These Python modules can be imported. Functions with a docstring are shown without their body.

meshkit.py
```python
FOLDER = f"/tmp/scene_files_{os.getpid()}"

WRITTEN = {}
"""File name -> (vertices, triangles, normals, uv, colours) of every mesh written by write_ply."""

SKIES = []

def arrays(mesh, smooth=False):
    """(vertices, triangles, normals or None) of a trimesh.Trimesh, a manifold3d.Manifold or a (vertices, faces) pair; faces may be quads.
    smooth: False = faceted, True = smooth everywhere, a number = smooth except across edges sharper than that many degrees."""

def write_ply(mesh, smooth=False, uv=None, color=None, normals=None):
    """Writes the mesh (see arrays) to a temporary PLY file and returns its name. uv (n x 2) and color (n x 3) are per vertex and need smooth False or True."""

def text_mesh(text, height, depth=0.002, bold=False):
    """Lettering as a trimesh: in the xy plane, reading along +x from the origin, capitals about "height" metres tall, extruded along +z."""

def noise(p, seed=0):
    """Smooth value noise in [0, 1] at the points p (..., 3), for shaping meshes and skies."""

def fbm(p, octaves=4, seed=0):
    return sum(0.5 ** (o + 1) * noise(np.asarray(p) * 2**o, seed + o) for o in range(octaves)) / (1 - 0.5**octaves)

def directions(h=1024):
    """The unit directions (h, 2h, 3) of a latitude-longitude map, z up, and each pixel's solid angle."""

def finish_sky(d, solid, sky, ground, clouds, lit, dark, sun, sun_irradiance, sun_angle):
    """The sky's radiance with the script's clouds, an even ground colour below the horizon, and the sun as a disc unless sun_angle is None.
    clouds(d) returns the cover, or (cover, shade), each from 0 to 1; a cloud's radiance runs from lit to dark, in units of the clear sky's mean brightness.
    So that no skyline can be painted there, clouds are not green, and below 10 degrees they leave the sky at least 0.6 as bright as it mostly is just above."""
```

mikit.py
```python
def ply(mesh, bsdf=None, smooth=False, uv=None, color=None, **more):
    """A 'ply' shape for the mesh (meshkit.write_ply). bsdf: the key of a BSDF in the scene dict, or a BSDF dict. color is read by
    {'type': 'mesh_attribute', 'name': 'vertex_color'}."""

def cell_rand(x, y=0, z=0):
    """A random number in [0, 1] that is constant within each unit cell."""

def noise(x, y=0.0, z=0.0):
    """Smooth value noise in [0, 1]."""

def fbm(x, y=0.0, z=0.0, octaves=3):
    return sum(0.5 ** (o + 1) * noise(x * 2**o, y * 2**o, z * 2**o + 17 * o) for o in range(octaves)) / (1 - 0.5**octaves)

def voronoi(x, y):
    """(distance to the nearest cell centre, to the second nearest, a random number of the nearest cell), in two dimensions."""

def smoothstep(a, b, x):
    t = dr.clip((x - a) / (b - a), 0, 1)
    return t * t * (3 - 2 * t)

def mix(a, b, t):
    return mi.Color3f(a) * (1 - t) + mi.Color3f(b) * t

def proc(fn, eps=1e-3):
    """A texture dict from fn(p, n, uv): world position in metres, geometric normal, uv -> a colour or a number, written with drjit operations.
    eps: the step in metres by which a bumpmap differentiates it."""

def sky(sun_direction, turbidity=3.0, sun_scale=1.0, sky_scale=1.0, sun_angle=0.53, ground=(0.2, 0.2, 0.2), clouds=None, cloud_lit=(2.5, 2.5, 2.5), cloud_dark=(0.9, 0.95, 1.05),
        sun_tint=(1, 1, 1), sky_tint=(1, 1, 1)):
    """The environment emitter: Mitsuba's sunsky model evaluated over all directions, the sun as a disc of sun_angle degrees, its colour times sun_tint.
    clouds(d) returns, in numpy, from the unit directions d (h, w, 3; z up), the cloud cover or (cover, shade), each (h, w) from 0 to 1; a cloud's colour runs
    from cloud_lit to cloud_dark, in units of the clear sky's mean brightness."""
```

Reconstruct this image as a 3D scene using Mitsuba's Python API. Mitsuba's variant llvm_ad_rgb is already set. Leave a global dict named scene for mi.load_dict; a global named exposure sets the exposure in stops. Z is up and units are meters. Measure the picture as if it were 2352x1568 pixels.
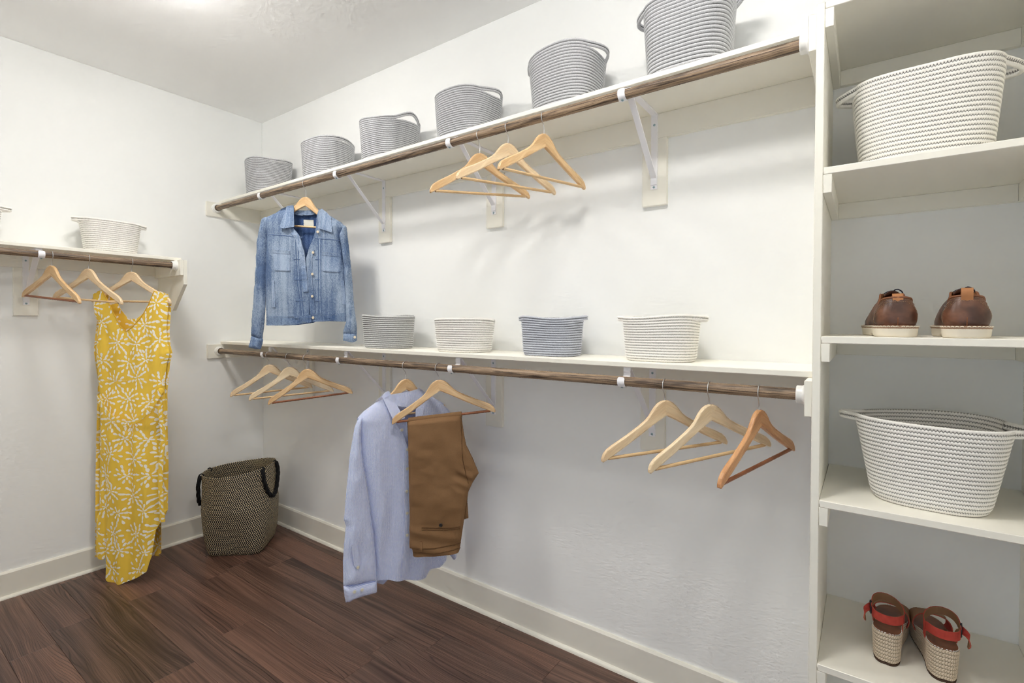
import math, random
import numpy as np, trimesh, shapely
import shapely.geometry as sg
import mitsuba as mi
import drjit as dr
import mikit, meshkit
from scipy.spatial import Delaunay
from mikit import fbm, noise, mix, smoothstep, cell_rand, proc

T = mi.ScalarTransform4f
scene, labels = {}, {}
rng = np.random.default_rng(7)

# ---------------------------------------------------------------- camera, lights, exposure
CAM = np.array([3.4087, -1.8078, 1.35])
yaw, pitch, roll, FOC = .6175, -.0154, .0032, 1138.6
_f = np.array([-math.sin(yaw)*math.cos(pitch), math.cos(yaw)*math.cos(pitch), math.sin(pitch)])
_r = np.array([math.cos(yaw), math.sin(yaw), 0.0]); _u = np.cross(_r, _f)
_u = -math.sin(roll)*_r + math.cos(roll)*_u
scene['camera'] = {'type': 'perspective', 'fov': math.degrees(2*math.atan(1176/FOC)), 'fov_axis': 'x', 'near_clip': .05, 'far_clip': 50.,
                   'principal_point_offset_y': 24.96/1568, 'to_world': T().look_at(origin=CAM.tolist(), target=(CAM+_f).tolist(), up=_u.tolist())}
exposure = -0.11
LAMP_RADIANCE = [62., 59.9, 57.0]          # the two dome lamps of the ceiling (their meshes are built with them below)
LAMPS = [(1.22, -1.08), (2.9, -1.12)]

scene['daylight'] = {'type': 'constant', 'radiance': {'type': 'rgb', 'value': [.98, 1.10, 1.24]}}    # comes in through the open doorway behind the camera
DOOR = (2.62, 3.66, 2.06)                  # the doorway in the front wall: x from, x to, height

# ---------------------------------------------------------------- dimensions (metres)
H = 2.725
XR, YF = 3.78, -2.45                       # right wall, front wall
RODR = .0155
# ---------------------------------------------------------------- helpers
def numbered(name, parent=None):
    base = (parent + '__' if parent else '') + name
    def taken(k): return k in scene or k in labels or any(q.startswith(k + '__') for q in scene)
    k, i = base, 0
    while taken(k):
        i += 1; k = f'{base}_{i:03d}'
    return k

def thing(name, label, cat, group=None, kind=None):
    k = numbered(name); labels[k] = {'label': label}
    if cat: labels[k]['category'] = cat
    if group: labels[k]['group'] = group
    if kind: labels[k]['kind'] = kind
    return k

def part(parent, name, mesh, bsdf, smooth=40, uv=None, label=None, kind=None, M=None, **more):
    k = numbered(name, parent)
    d = mesh if isinstance(mesh, dict) else mikit.ply(mesh, bsdf, smooth=smooth, uv=uv, **more)
    if M is not None: d = {**d, 'to_world': M}
    scene[k] = d
    if label or kind:
        labels[k] = {}
        if label: labels[k]['label'] = label
        if kind: labels[k]['kind'] = kind
    return k

def solo(name, mesh, bsdf, label, cat, smooth=40, uv=None, group=None, kind=None):
    k = thing(name, label, cat, group, kind)
    scene[k] = mikit.ply(mesh, bsdf, smooth=smooth, uv=uv)
    return k

def cat(ms): return trimesh.util.concatenate([m if isinstance(m, trimesh.Trimesh) else trimesh.Trimesh(*m, process=False) for m in ms])

def box(x0, x1, y0, y1, z0, z1, b=.0015):
    b = min(b, (x1-x0)/3, (y1-y0)/3, (z1-z0)/3)
    P = []
    for sx in (0, 1):
        for sy in (0, 1):
            for sz in (0, 1):
                c = np.array([x1 if sx else x0, y1 if sy else y0, z1 if sz else z0])
                i = np.array([-b if sx else b, -b if sy else b, -b if sz else b])
                for k in range(3):
                    m = np.ones(3); m[k] = 0
                    P.append(c + i*m)
    return trimesh.convex.convex_hull(np.array(P))

def frame_of(p, q):
    d = np.asarray(q, float) - p; L = np.linalg.norm(d); d /= L
    return d, L

def bar(p, q, w, t, side, b=.0006):
    """flat strap from p to q, w wide along side, t thick"""
    p = np.asarray(p, float); d, L = frame_of(p, q); s = np.asarray(side, float); s = s - d*(s@d); s /= np.linalg.norm(s); n = np.cross(d, s)
    m = box(0, L, -w/2, w/2, -t/2, t/2, b)
    M = np.eye(4); M[:3, 0], M[:3, 1], M[:3, 2], M[:3, 3] = d, s, n, p
    m.apply_transform(M); return m

def tube(pts, r, sides=10, closed=False, cap=True, squash=None):
    p = np.asarray(pts, float); n = len(p); r = np.broadcast_to(r, (n,))
    t = (np.roll(p, -1, 0) - np.roll(p, 1, 0)) if closed else np.gradient(p, axis=0)
    t /= np.linalg.norm(t, axis=1, keepdims=True) + 1e-12
    a = np.zeros_like(p); u = np.array([0, 0, 1.]) if abs(t[0][2]) < .9 else np.array([1., 0, 0])
    for i in range(n):
        u = u - t[i]*(u@t[i]); u /= np.linalg.norm(u); a[i] = u
    b = np.cross(t, a); ang = np.arange(sides)*2*np.pi/sides
    v = p[:, None] + r[:, None, None]*(np.cos(ang)[None, :, None]*a[:, None] + np.sin(ang)[None, :, None]*b[:, None])
    m = n if closed else n-1
    i, j = np.meshgrid(np.arange(m), np.arange(sides), indexing='ij'); i2 = (i+1) % n; j2 = (j+1) % sides
    q = np.stack([i*sides+j, i*sides+j2, i2*sides+j2, i2*sides+j], -1).reshape(-1, 4)
    f = np.vstack([q[:, [0, 1, 2]], q[:, [0, 2, 3]]]); V = v.reshape(-1, 3)
    if cap and not closed:
        V = np.vstack([V, p[:1], p[-1:]]); k = np.arange(sides); k2 = (k+1) % sides; N = n*sides
        f = np.vstack([f, np.stack([k2, k, k*0+N], 1), np.stack([(n-1)*sides+k, (n-1)*sides+k2, k*0+N+1], 1)])
    m = trimesh.Trimesh(V, f, process=False)
    if m.volume < 0: m.invert()
    return m

def lathe(prof, n=32):
    """(r, z) profile around z"""
    pr = np.asarray(prof, float); a = np.arange(n)*2*np.pi/n
    V = np.stack([pr[:, None, 0]*np.cos(a), pr[:, None, 0]*np.sin(a), np.broadcast_to(pr[:, None, 1], (len(pr), n))], -1).reshape(-1, 3)
    i, j = np.meshgrid(np.arange(len(pr)-1), np.arange(n), indexing='ij'); j2 = (j+1) % n
    q = np.stack([i*n+j, i*n+j2, (i+1)*n+j2, (i+1)*n+j], -1).reshape(-1, 4)
    m = trimesh.Trimesh(V, np.vstack([q[:, [0, 1, 2]], q[:, [0, 2, 3]]]), process=False)
    if m.volume < 0: m.invert()
    return m

def spline(pts, n):
    from scipy.interpolate import CubicSpline
    p = np.asarray(pts, float); s = np.r_[0, np.cumsum(np.linalg.norm(np.diff(p, axis=0), axis=1))]
    return CubicSpline(s, p)(np.linspace(0, s[-1], n))

def loft(rings, close=True):
    n = len(rings[0]); V = np.vstack(rings); i, j = np.meshgrid(np.arange(len(rings)-1), np.arange(n), indexing='ij'); j2 = (j+1) % n
    q = np.stack([i*n+j, i*n+j2, (i+1)*n+j2, (i+1)*n+j], -1).reshape(-1, 4); return trimesh.Trimesh(V, np.vstack([q[:, [0, 1, 2]], q[:, [0, 2, 3]]]), process=False)
def capped(rings):
    m = loft(rings); n = len(rings[0]); V = m.vertices; N = len(V); j = np.arange(n); j2 = (j+1) % n; o = (len(rings)-1)*n
    V = np.vstack([V, rings[0].mean(0), rings[-1].mean(0)]); m = trimesh.Trimesh(V, np.vstack([m.faces, np.stack([j2, j, j*0+N], 1), np.stack([o+j, o+j2, j*0+N+1], 1)]), process=False)
    if m.volume < 0: m.invert()
    return m
def ribbon(P, Wd, w, t, n=40):
    """strap along P, w wide in the direction Wd(s), t thick; returns (outer strap, lining)"""
    P = spline(P, n); Wd = np.asarray(Wd, float); W0 = np.stack([np.interp(np.linspace(0, len(Wd)-1, n), np.arange(len(Wd)), Wd[:, q]) for q in range(3)], 1); W0 = W0/np.linalg.norm(W0, axis=1, keepdims=True)
    T_ = np.gradient(P, axis=0); T_ /= np.linalg.norm(T_, axis=1, keepdims=True); W0 -= T_*(W0*T_).sum(1, keepdims=True); W0 /= np.linalg.norm(W0, axis=1, keepdims=True); N = np.cross(T_, W0)
    w = np.broadcast_to(w, n)[:, None]/2
    def slab(o0, o1, f):
        c = [P+W0*w*f+N*o0, P+W0*w*f+N*o1, P-W0*w*f+N*o1, P-W0*w*f+N*o0]; rings = np.stack(c, 1); m = capped(list(rings)); return m
    return slab(-t, 0, 1.), slab(0, t*.6, .97)
def mat(M, m):
    m = m.copy() if isinstance(m, trimesh.Trimesh) else trimesh.Trimesh(*m, process=False)
    m.apply_transform(M); return m

def rotz(a, t=(0, 0, 0)):
    M = np.eye(4); c, s = math.cos(a), math.sin(a); M[:2, :2] = [[c, -s], [s, c]]; M[:3, 3] = t; return M

# ---------------------------------------------------------------- materials
def rgb(c): return {'type': 'rgb', 'value': list(map(float, c))}
def lin(r, g, b): return tuple(((v/255+.055)/1.055)**2.4 if v > 10 else v/255/12.92 for v in (r, g, b))
def bsdf(name, color, rough=.6, spec=.4, bump=None, scale=.001, metallic=0., eps=1e-3, **kw):
    c = {'type': 'proc', **{k: v for k, v in proc(color).items() if k != 'type'}} if callable(color) else rgb(color)
    d = {'type': 'principled', 'base_color': c, 'roughness': rough, 'specular': spec, 'metallic': metallic, **kw}
    if bump is not None: d = {'type': 'bumpmap', 'arbitrary': proc(bump, eps=eps), 'scale': scale, 'bsdf': d}
    scene[name] = {'type': 'twosided', 'bsdf': d}

def orange_peel(p, n, uv): return fbm(p.x*190, p.y*190, p.z*190, 2)
bsdf('mat_wall', (.856, .866, .860), .75, .3, orange_peel, .0016, eps=1.2e-3)
bsdf('mat_ceiling', (.86, .86, .85), .85, .2, lambda p, n, uv: fbm(p.x*120, p.y*120, 3., 2), .0018, eps=1.5e-3)
bsdf('mat_trim', (.805, .785, .705), .38, .45, lambda p, n, uv: fbm(p.x*150, p.y*150, p.z*150, 2), .00025, eps=1.5e-3)
bsdf('mat_trim_dark', (.62, .60, .54), .4, .45)
bsdf('mat_bracket', (.83, .83, .865), .35, .5)
bsdf('mat_socket', (.80, .80, .775), .3, .5)
bsdf('mat_steel', (.62, .62, .63), .25, .5, metallic=1.)
bsdf('mat_screw', (.30, .42, .48), .3, .5, metallic=.9)
bsdf('mat_subfloor', (.02, .012, .009), .8)

def walnut(p, n, uv):
    pid = dr.floor(uv.x/10); u, v = uv.x, uv.y
    tone = cell_rand(pid, 3., 1.)
    warp = fbm(u*1.5, v*7, pid*3.1, 3) - .5
    w2 = noise(u*4.5, v*26, pid)
    # heartwood figure: growth-ring lines, crowded at the plank's edges and looping where the warp is strong
    ph = v*120 + warp*17 + w2*1.1
    ring = dr.abs(ph - dr.floor(ph) - .5)*2
    line = smoothstep(.62, .97, ring)*smoothstep(.36, .60, fbm(u*1.0 + 5, v*5, pid, 2))
    band = fbm(u*.55, v*20 + warp*4, pid*1.7, 3)
    fine = fbm(u*9, v*560, pid, 2); streak = fbm(u*1.9, v*150 + warp*9, pid*2.3, 3)
    c = mix((.036, .0182, .0145), (.168, .095, .070), smoothstep(.22, .78, band*.46 + streak*.46 + tone*.09))
    c = c*(1 - .55*line)*(.74 + .52*fine)
    return mix(c, c*mi.Color3f(1.09, .97, .92), tone)
bsdf('mat_plank', walnut, .38, .5, lambda p, n, uv: fbm(uv.x*16, uv.y*420, 0., 2), .00022, eps=8e-4)

def rodwood(p, n, uv):
    s = fbm(uv.x*7, uv.y*230, 1., 3); s2 = fbm(uv.x*26, uv.y*620, 7., 2); k = smoothstep(.64, .80, fbm(uv.x*16, uv.y*330, 4., 2)); b = fbm(uv.x*2.5, uv.y*30, 3., 2)
    c = mix((.058, .037, .026), (.35, .245, .160), smoothstep(.28, .74, s*.5 + s2*.3 + b*.2))
    return c*(1 - .55*k)
bsdf('mat_rod', rodwood, .5, .4, lambda p, n, uv: fbm(uv.x*50, uv.y*140, 7., 2), .0004, eps=8e-4)
# ---------------------------------------------------------------- room shell
def wall(name, b): solo(name, box(*b, b=.0005), 'mat_wall', None, None, smooth=False); labels[name] = {'kind': 'structure'}
def structure(k, label=None): labels[k] = {'kind': 'structure', **({'label': label} if label else {})}
scene['wall_back'] = mikit.ply(box(-.1, XR+.1, 0, .1, -.05, H), 'mat_wall'); structure('wall_back', 'white orange peel textured back wall behind the double rods')
scene['wall_left'] = mikit.ply(box(-.1, 0, YF-.1, 0, -.05, H), 'mat_wall'); structure('wall_left', 'white orange peel textured wall behind the yellow dress')
scene['wall_right'] = mikit.ply(box(XR, XR+.1, YF-.1, 0, -.05, H), 'mat_wall'); structure('wall_right')
scene['wall_front'] = mikit.ply(cat([box(-.1, DOOR[0], YF-.1, YF, -.05, H), box(DOOR[1], XR+.1, YF-.1, YF, -.05, H), box(DOOR[0], DOOR[1], YF-.1, YF, DOOR[2], H)]), 'mat_wall'); structure('wall_front')
scene['ceiling'] = mikit.ply(box(-.1, XR+.1, YF-.1, .1, H, H+.1), 'mat_ceiling'); structure('ceiling', 'off-white lightly textured ceiling')
scene['floor'] = mikit.ply(box(-.1, XR+.1, YF-.1, .1, -.05, -.008), 'mat_subfloor'); structure('floor', 'floor of dark walnut planks')

# planks: 143 mm wide, 1.2 m long, the joints where the photograph has them
PW = .143
first = [.032, .749, .584, .617, 1.163, .53, .054, .544, .658, .21, .93, .40, .77, .15, 1.02, .6, .33]
pid = 0
rows = [(-.088+PW*k, -.088+PW*(k-1)) for k in range(0, -18, -1)]
rows = [(.0, -.088)] + rows
for r, (ya, yb) in enumerate(rows):
    f0 = .9 if r == 0 else first[(r-1) % len(first)]
    yb = max(yb, YF)
    if ya - yb < .01: continue
    xs = [0.] + [x for x in (f0-1.2, f0, f0+1.2, f0+2.4, f0+3.6) if .02 < x < XR-.02] + [XR]
    for a, b_ in zip(xs[:-1], xs[1:]):
        g, c = .00035, .0009
        x0, x1, y0, y1, z = a+g, b_-g, yb+g, ya-g, 0.
        V = np.array([[x0+c, y0+c, z], [x1-c, y0+c, z], [x1-c, y1-c, z], [x0+c, y1-c, z], [x0, y0, z-c], [x1, y0, z-c], [x1, y1, z-c], [x0, y1, z-c], [x0, y0, -.008], [x1, y0, -.008], [x1, y1, -.008], [x0, y1, -.008]])
        F = [[0, 1, 2], [0, 2, 3]]
        for k in range(4):
            k2 = (k+1) % 4
            F += [[k+4, k2+4, k2], [k+4, k2, k], [k+8, k2+8, k2+4], [k+8, k2+4, k+4]]
        uv = np.c_[V[:, 0]*1. - a + 10*pid + 2., V[:, 1]-yb+rng.uniform(0, 3)]
        F = np.array(F); V2 = V[F].reshape(-1, 3); U2 = uv[F].reshape(-1, 2)
        part('floor', 'plank', (V2, np.arange(len(V2)).reshape(-1, 3)), 'mat_plank', smooth=False, uv=U2)
        pid += 1

# baseboards with a quarter-round shoe
def quarter(r, n=6): return [(0, 0), (r, 0)] + [(r*math.cos(a), r*math.sin(a)) for a in np.linspace(0, math.pi/2, n)[1:]]
def along(prof, p, q, out):
    """extrude the (out, up) profile from p to q"""
    p, q, out = (np.asarray(v, float) for v in (p, q, out)); k = len(prof)
    ring = np.array([o*out + np.array([0, 0, z]) for o, z in prof])
    V = np.vstack([ring+p, ring+q]); F = []
    for i in range(k):
        j = (i+1) % k; F += [[i, j, j+k], [i, j+k, i+k]]
    tri = trimesh.creation.triangulate_polygon(sg.Polygon(prof), engine='earcut')
    pv = np.array(prof); idx = [int(np.argmin(np.linalg.norm(pv-t, axis=1))) for t in tri[0]]
    for t in tri[1]: F += [[idx[t[0]], idx[t[1]], idx[t[2]]], [idx[t[2]]+k, idx[t[1]]+k, idx[t[0]]+k]]
    m = trimesh.Trimesh(V, F, process=False); m.fix_normals(); return m
BBH = .128
bprof = [(0, 0), (.014, 0), (.014, BBH-.008), (.008, BBH), (0, BBH)]
sprof = [(o+.014, z) for o, z in quarter(.014)]
UX = 3.3057
for nm, p, q, o, txt in (('baseboard_back', (.0, 0, 0), (UX, 0, 0), (0, -1, 0), 'cream painted baseboard along the back wall'), ('baseboard_left', (0, YF, 0), (0, 0, 0), (1, 0, 0), 'cream painted baseboard along the left wall')):
    scene[nm] = mikit.ply(along(bprof, p, q, o), 'mat_trim', smooth=25); structure(nm, txt)
    part(nm, 'shoe_molding', along(sprof, p, q, o), 'mat_trim', smooth=35)

# ceiling lamps
for i, (lx, ly) in enumerate(LAMPS):
    k = thing('ceiling_lamp', 'glowing white dome lamp on the ceiling, at the top edge above the left wall' if i == 0 else 'second white dome lamp on the ceiling, above the shelving unit end of the room', 'ceiling lamp', 'dome lamps on the ceiling')
    R, Hh_ = .165, .085
    dome = [(R*math.cos(a), -Hh_*math.sin(a)) for a in np.linspace(0, math.pi/2-.001, 14)]
    m = lathe(dome, 40); m.apply_translation((lx, ly, H-.022))
    if np.einsum('ij,ij->i', m.face_normals, m.triangles_center-np.array([lx, ly, H])).mean() < 0: m.invert()
    scene['mat_lampglass'] = {'type': 'diffuse', 'reflectance': rgb((.8, .8, .8))}
    part(k, 'dome', m, 'mat_lampglass', smooth=True, emitter={'type': 'area', 'radiance': rgb(LAMP_RADIANCE)})
    rim = lathe([(.02, 0), (.178, 0), (.18, -.004), (.18, -.018), (.174, -.024), (.166, -.024), (.166, -.02), (.02, -.02)], 40); rim.apply_translation((lx, ly, H))
    part(k, 'base', rim, 'mat_bracket')

# ---------------------------------------------------------------- wall shelves
TB = .0173
def rod_mesh(p, q, r=RODR, n=20):
    """with uv = (metres along, turns*circumference)"""
    p = np.asarray(p, float); d, L = frame_of(p, q); m = int(L/.04)+2
    a = np.cross(d, [0, 0, 1]); b = np.cross(d, a); th = np.arange(n+1)*2*np.pi/n; s = np.linspace(0, L, m)
    V = (p + s[:, None, None]*d + r*(np.cos(th)[None, :, None]*a + np.sin(th)[None, :, None]*b)).reshape(-1, 3)
    uv = np.stack(np.broadcast_arrays(s[:, None], th[None]*r), -1).reshape(-1, 2)
    i, j = np.meshgrid(np.arange(m-1), np.arange(n), indexing='ij'); w = n+1
    qd = np.stack([i*w+j, i*w+j+1, (i+1)*w+j+1, (i+1)*w+j], -1).reshape(-1, 4)
    F = np.vstack([qd[:, [0, 1, 2]], qd[:, [0, 2, 3]]])
    t = trimesh.Trimesh(V, F, process=False)
    if (t.face_normals*(t.triangles_center-(p+d*((t.triangles_center-p)@d)[:, None]))).sum() < 0: t.invert()
    return t, uv
def socket(c, d):
    """cup on a flange at c, opening along d"""
    m = lathe([(.001, 0), (.030, 0), (.030, .004), (.026, .006), (.024, .010), (.024, .022), (.0215, .024), (.019, .022), (.0185, .008), (.001, .007)], 28)
    d = np.asarray(d, float); a = np.cross(d, [0, 0, 1]); b = np.cross(d, a); M = np.eye(4); M[:3, 0], M[:3, 1], M[:3, 2], M[:3, 3] = a, b, d, c
    m = mat(M, m)
    if np.linalg.det(M[:3, :3]) < 0: m.invert()
    return m
def rod(label, p, q):
    k = thing('closet_rod', label, 'closet rod')
    m, uv = rod_mesh(p, q); part(k, 'pole', m, 'mat_rod', smooth=True, uv=uv)
    d, L = frame_of(np.asarray(p, float), q)
    part(k, 'rod_socket', socket(np.asarray(p)-d*.009, d), 'mat_socket', label='white rod socket'); part(k, 'rod_socket', socket(np.asarray(q)+d*.009, -d), 'mat_socket', label='white rod socket')

SD = .281
Z1, Z2, Z3 = 2.1315, 1.2248, 1.708
BX = [.571, 1.287, 2.036, 2.775]
for zt, lab, xs, zb in ((Z1, 'upper cream painted shelf board on the back wall, holding the six grey baskets', BX, .332), (Z2, 'lower cream painted shelf board on the back wall, holding the four small baskets', BX, .330)):
    k = thing('wall_shelf', lab, 'shelf'); zu = zt-TB
    part(k, 'board', box(.001, UX, -SD, -.0005, zu, zt, .002), 'mat_trim')
    part(k, 'back_cleat', box(.001, UX, -.018, -.0003, zu-.09, zu), 'mat_trim')
    part(k, 'end_cleat', box(.0005, .018, -.364, -.018, zu-.09, zu), 'mat_trim'); part(k, 'end_cleat', box(UX-.018, UX-.0003, -.372, -.018, zu-.09, zu), 'mat_trim')
    for x in xs: part(k, 'mounting_board', box(x-.0455, x+.0455, -.018, -.0003, zu-zb, zu-.0902), 'mat_trim')
k = thing('wall_shelf', 'cream painted shelf on the left wall above the yellow dress, with an angled end board', 'shelf')
zu = Z3-TB; YE = -.609
part(k, 'board', box(.0005, SD, YF, YE, zu, Z3, .002), 'mat_trim')
part(k, 'back_cleat', box(.0003, .018, YF, YE-.036, zu-.075, zu), 'mat_trim')
part(k, 'end_cleat', box(.0003, .355, YE-.036, YE-.018, zu-.085, zu), 'mat_trim')
ep = sg.Polygon([(.0003, zu), (.352, zu), (.352, 1.557), (.205, 1.414), (.0003, 1.414)])
m = trimesh.creation.extrude_polygon(ep, .018, engine='earcut'); M = np.array([[1, 0, 0, 0], [0, 0, -1, YE], [0, 1, 0, 0], [0, 0, 0, 1.]]); m = mat(M, m)
part(k, 'end_board', m, 'mat_trim', smooth=20)
part(k, 'mounting_board', box(.0003, .018, -1.197-.0445, -1.197+.0445, 1.379, zu-.0752), 'mat_trim')

R1Y, R1Z, R2Y, R2Z, R3X, R3Z = -.308, 2.077, -.295, 1.163, .302, 1.661
rod('upper weathered brown wooden rod under the grey baskets', (.027, R1Y, R1Z), (UX-.018-.009, R1Y, R1Z))
rod('lower weathered brown wooden rod with the striped shirt and brown trousers', (.027, R2Y, R2Z), (UX-.018-.009, R2Y, R2Z))
rod('weathered brown wooden rod on the left wall with the yellow dress', (R3X, YF+.03, R3Z), (R3X, YE-.036-.009, R3Z))

# brackets: local frame x along the wall, y out of the wall (negative = into the room), z up, origin at the wall face under the shelf
def bracket(label, M, ry, rz, drop=.262, group=None):
    k = thing('shelf_bracket', label, 'bracket', group)
    w, t = .024, .0035; y0 = -.018-t/2
    X = (1, 0, 0)
    arm = cat([bar((0, y0, -.0005), (0, y0, -drop), w, t, X), bar((0, -.018, -t/2), (0, ry+.036, -t/2), w, t, X), bar((0, ry+.034, -.002), (0, ry+.034, -.020), w, t, X)])
    part(k, 'arm', mat(M, arm), 'mat_bracket', smooth=30)
    br = cat([bar((0, y0-t, -drop+.030), (0, y0-t, -drop+.004), w*.96, t, X), bar((0, y0-t, -drop+.029), (0, ry+.045, -.006), w*.9, t, X)])
    part(k, 'brace', mat(M, br), 'mat_bracket', smooth=30)
    # strap hooking under the rod
    R = RODR+.0022; a = np.radians(np.linspace(0, -200, 14))
    pts = [(0, ry+.030, -.014), (0, ry+.027, rz+.010)] + [(0, ry+R*math.cos(x), rz+R*math.sin(x)) for x in a] + [(0, ry-R*.80, rz+R*.80)]
    ha, hb = ribbon(pts, [(1, 0, 0), (1, 0, 0)], np.interp(np.linspace(0, 1, 60), [0, .94, .97, 1], [w, w, w*.93, w*.62]), .0016, 60); hk = cat([ha, hb])
    part(k, 'rod_hook', mat(M, hk), 'mat_bracket', smooth=30)
    def screw(p, n):
        s = lathe([(.0001, .0022), (.0025, .0020), (.0042, .0008), (.0045, 0), (.0001, 0)], 12); n = np.asarray(n, float); e = np.cross(n, (1., 0, 0)); e /= np.linalg.norm(e); Q = np.eye(4); Q[:3, 0], Q[:3, 1], Q[:3, 2], Q[:3, 3] = np.cross(e, n), e, n, p
        return mat(M @ Q, s)
    for p, n in (((0, y0-t/2, -.040), (0, -1, 0)), ((0, y0-t/2, -drop-.004+.0), (0, -1, 0)), ((0, ry-.006, rz-R-.002), (0, -.35, -.94))):
        part(k, 'screw', screw(p, n), 'mat_screw', label='blue-grey screw head')
    part(k, 'strap_end', mat(M, cat([bar((0, y0, -drop+.002), (0, y0, -drop-.012), w, t, X)])), 'mat_bracket')
where = ['nearest the left corner, behind the denim jacket', 'second from the left corner', 'third from the left corner, behind hangers', 'last before the shelving unit']
where2 = ['nearest the left corner', 'second from the left corner', 'third, right of brown trousers', 'last before the shelving unit']
for x, wtxt in zip(BX, where):
    M = np.eye(4); M[:3, 3] = (x, 0, Z1-TB); bracket('white bracket under the upper shelf, '+wtxt, M, R1Y, R1Z-(Z1-TB), group='brackets under the upper shelf')
for x, wtxt in zip(BX, where2):
    M = np.eye(4); M[:3, 3] = (x, 0, Z2-TB); bracket('white bracket under the lower shelf, '+wtxt, M, R2Y, R2Z-(Z2-TB), group='brackets under the lower shelf')
M = np.array([[0, -1, 0, 0], [1, 0, 0, -1.197], [0, 0, 1, Z3-TB], [0, 0, 0, 1.]])
bracket('white metal bracket under the shelf on the left wall', M, -R3X, R3Z-(Z3-TB), .248)

# ---------------------------------------------------------------- shelving unit
k = UNIT = thing('shelving_unit', 'tall cream painted open shelving unit at the right of the room', 'shelving unit')
X0, X1, YU = UX+.018, 3.746, -.391
part(k, 'side_panel', box(UX, X0, YU+.0015, -.0005, .0, 2.1265, .0015), 'mat_trim'); part(k, 'side_panel', box(X1, X1+.018, YU+.0015, -.0005, .0, 2.1265, .0015), 'mat_trim')
US = [2.1251, 1.7282, 1.3202, .9201, .5168, .118]
for zt in US:
    part(k, 'shelf', box(X0+.0003, X1-.0003, YU, -.0005, zt-TB, zt, .0015), 'mat_trim')
    zc = zt-TB
    part(k, 'side_cleat', box(X0+.0002, X0+.0185, YU, -.0005, zc-.045, zc, .001), 'mat_trim'); part(k, 'side_cleat', box(X1-.0185, X1-.0002, YU, -.0005, zc-.045, zc, .001), 'mat_trim')
    part(k, 'back_cleat', box(X0+.0185, X1-.0185, -.0185, -.0005, zc-.045, zc, .001), 'mat_trim')
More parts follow.
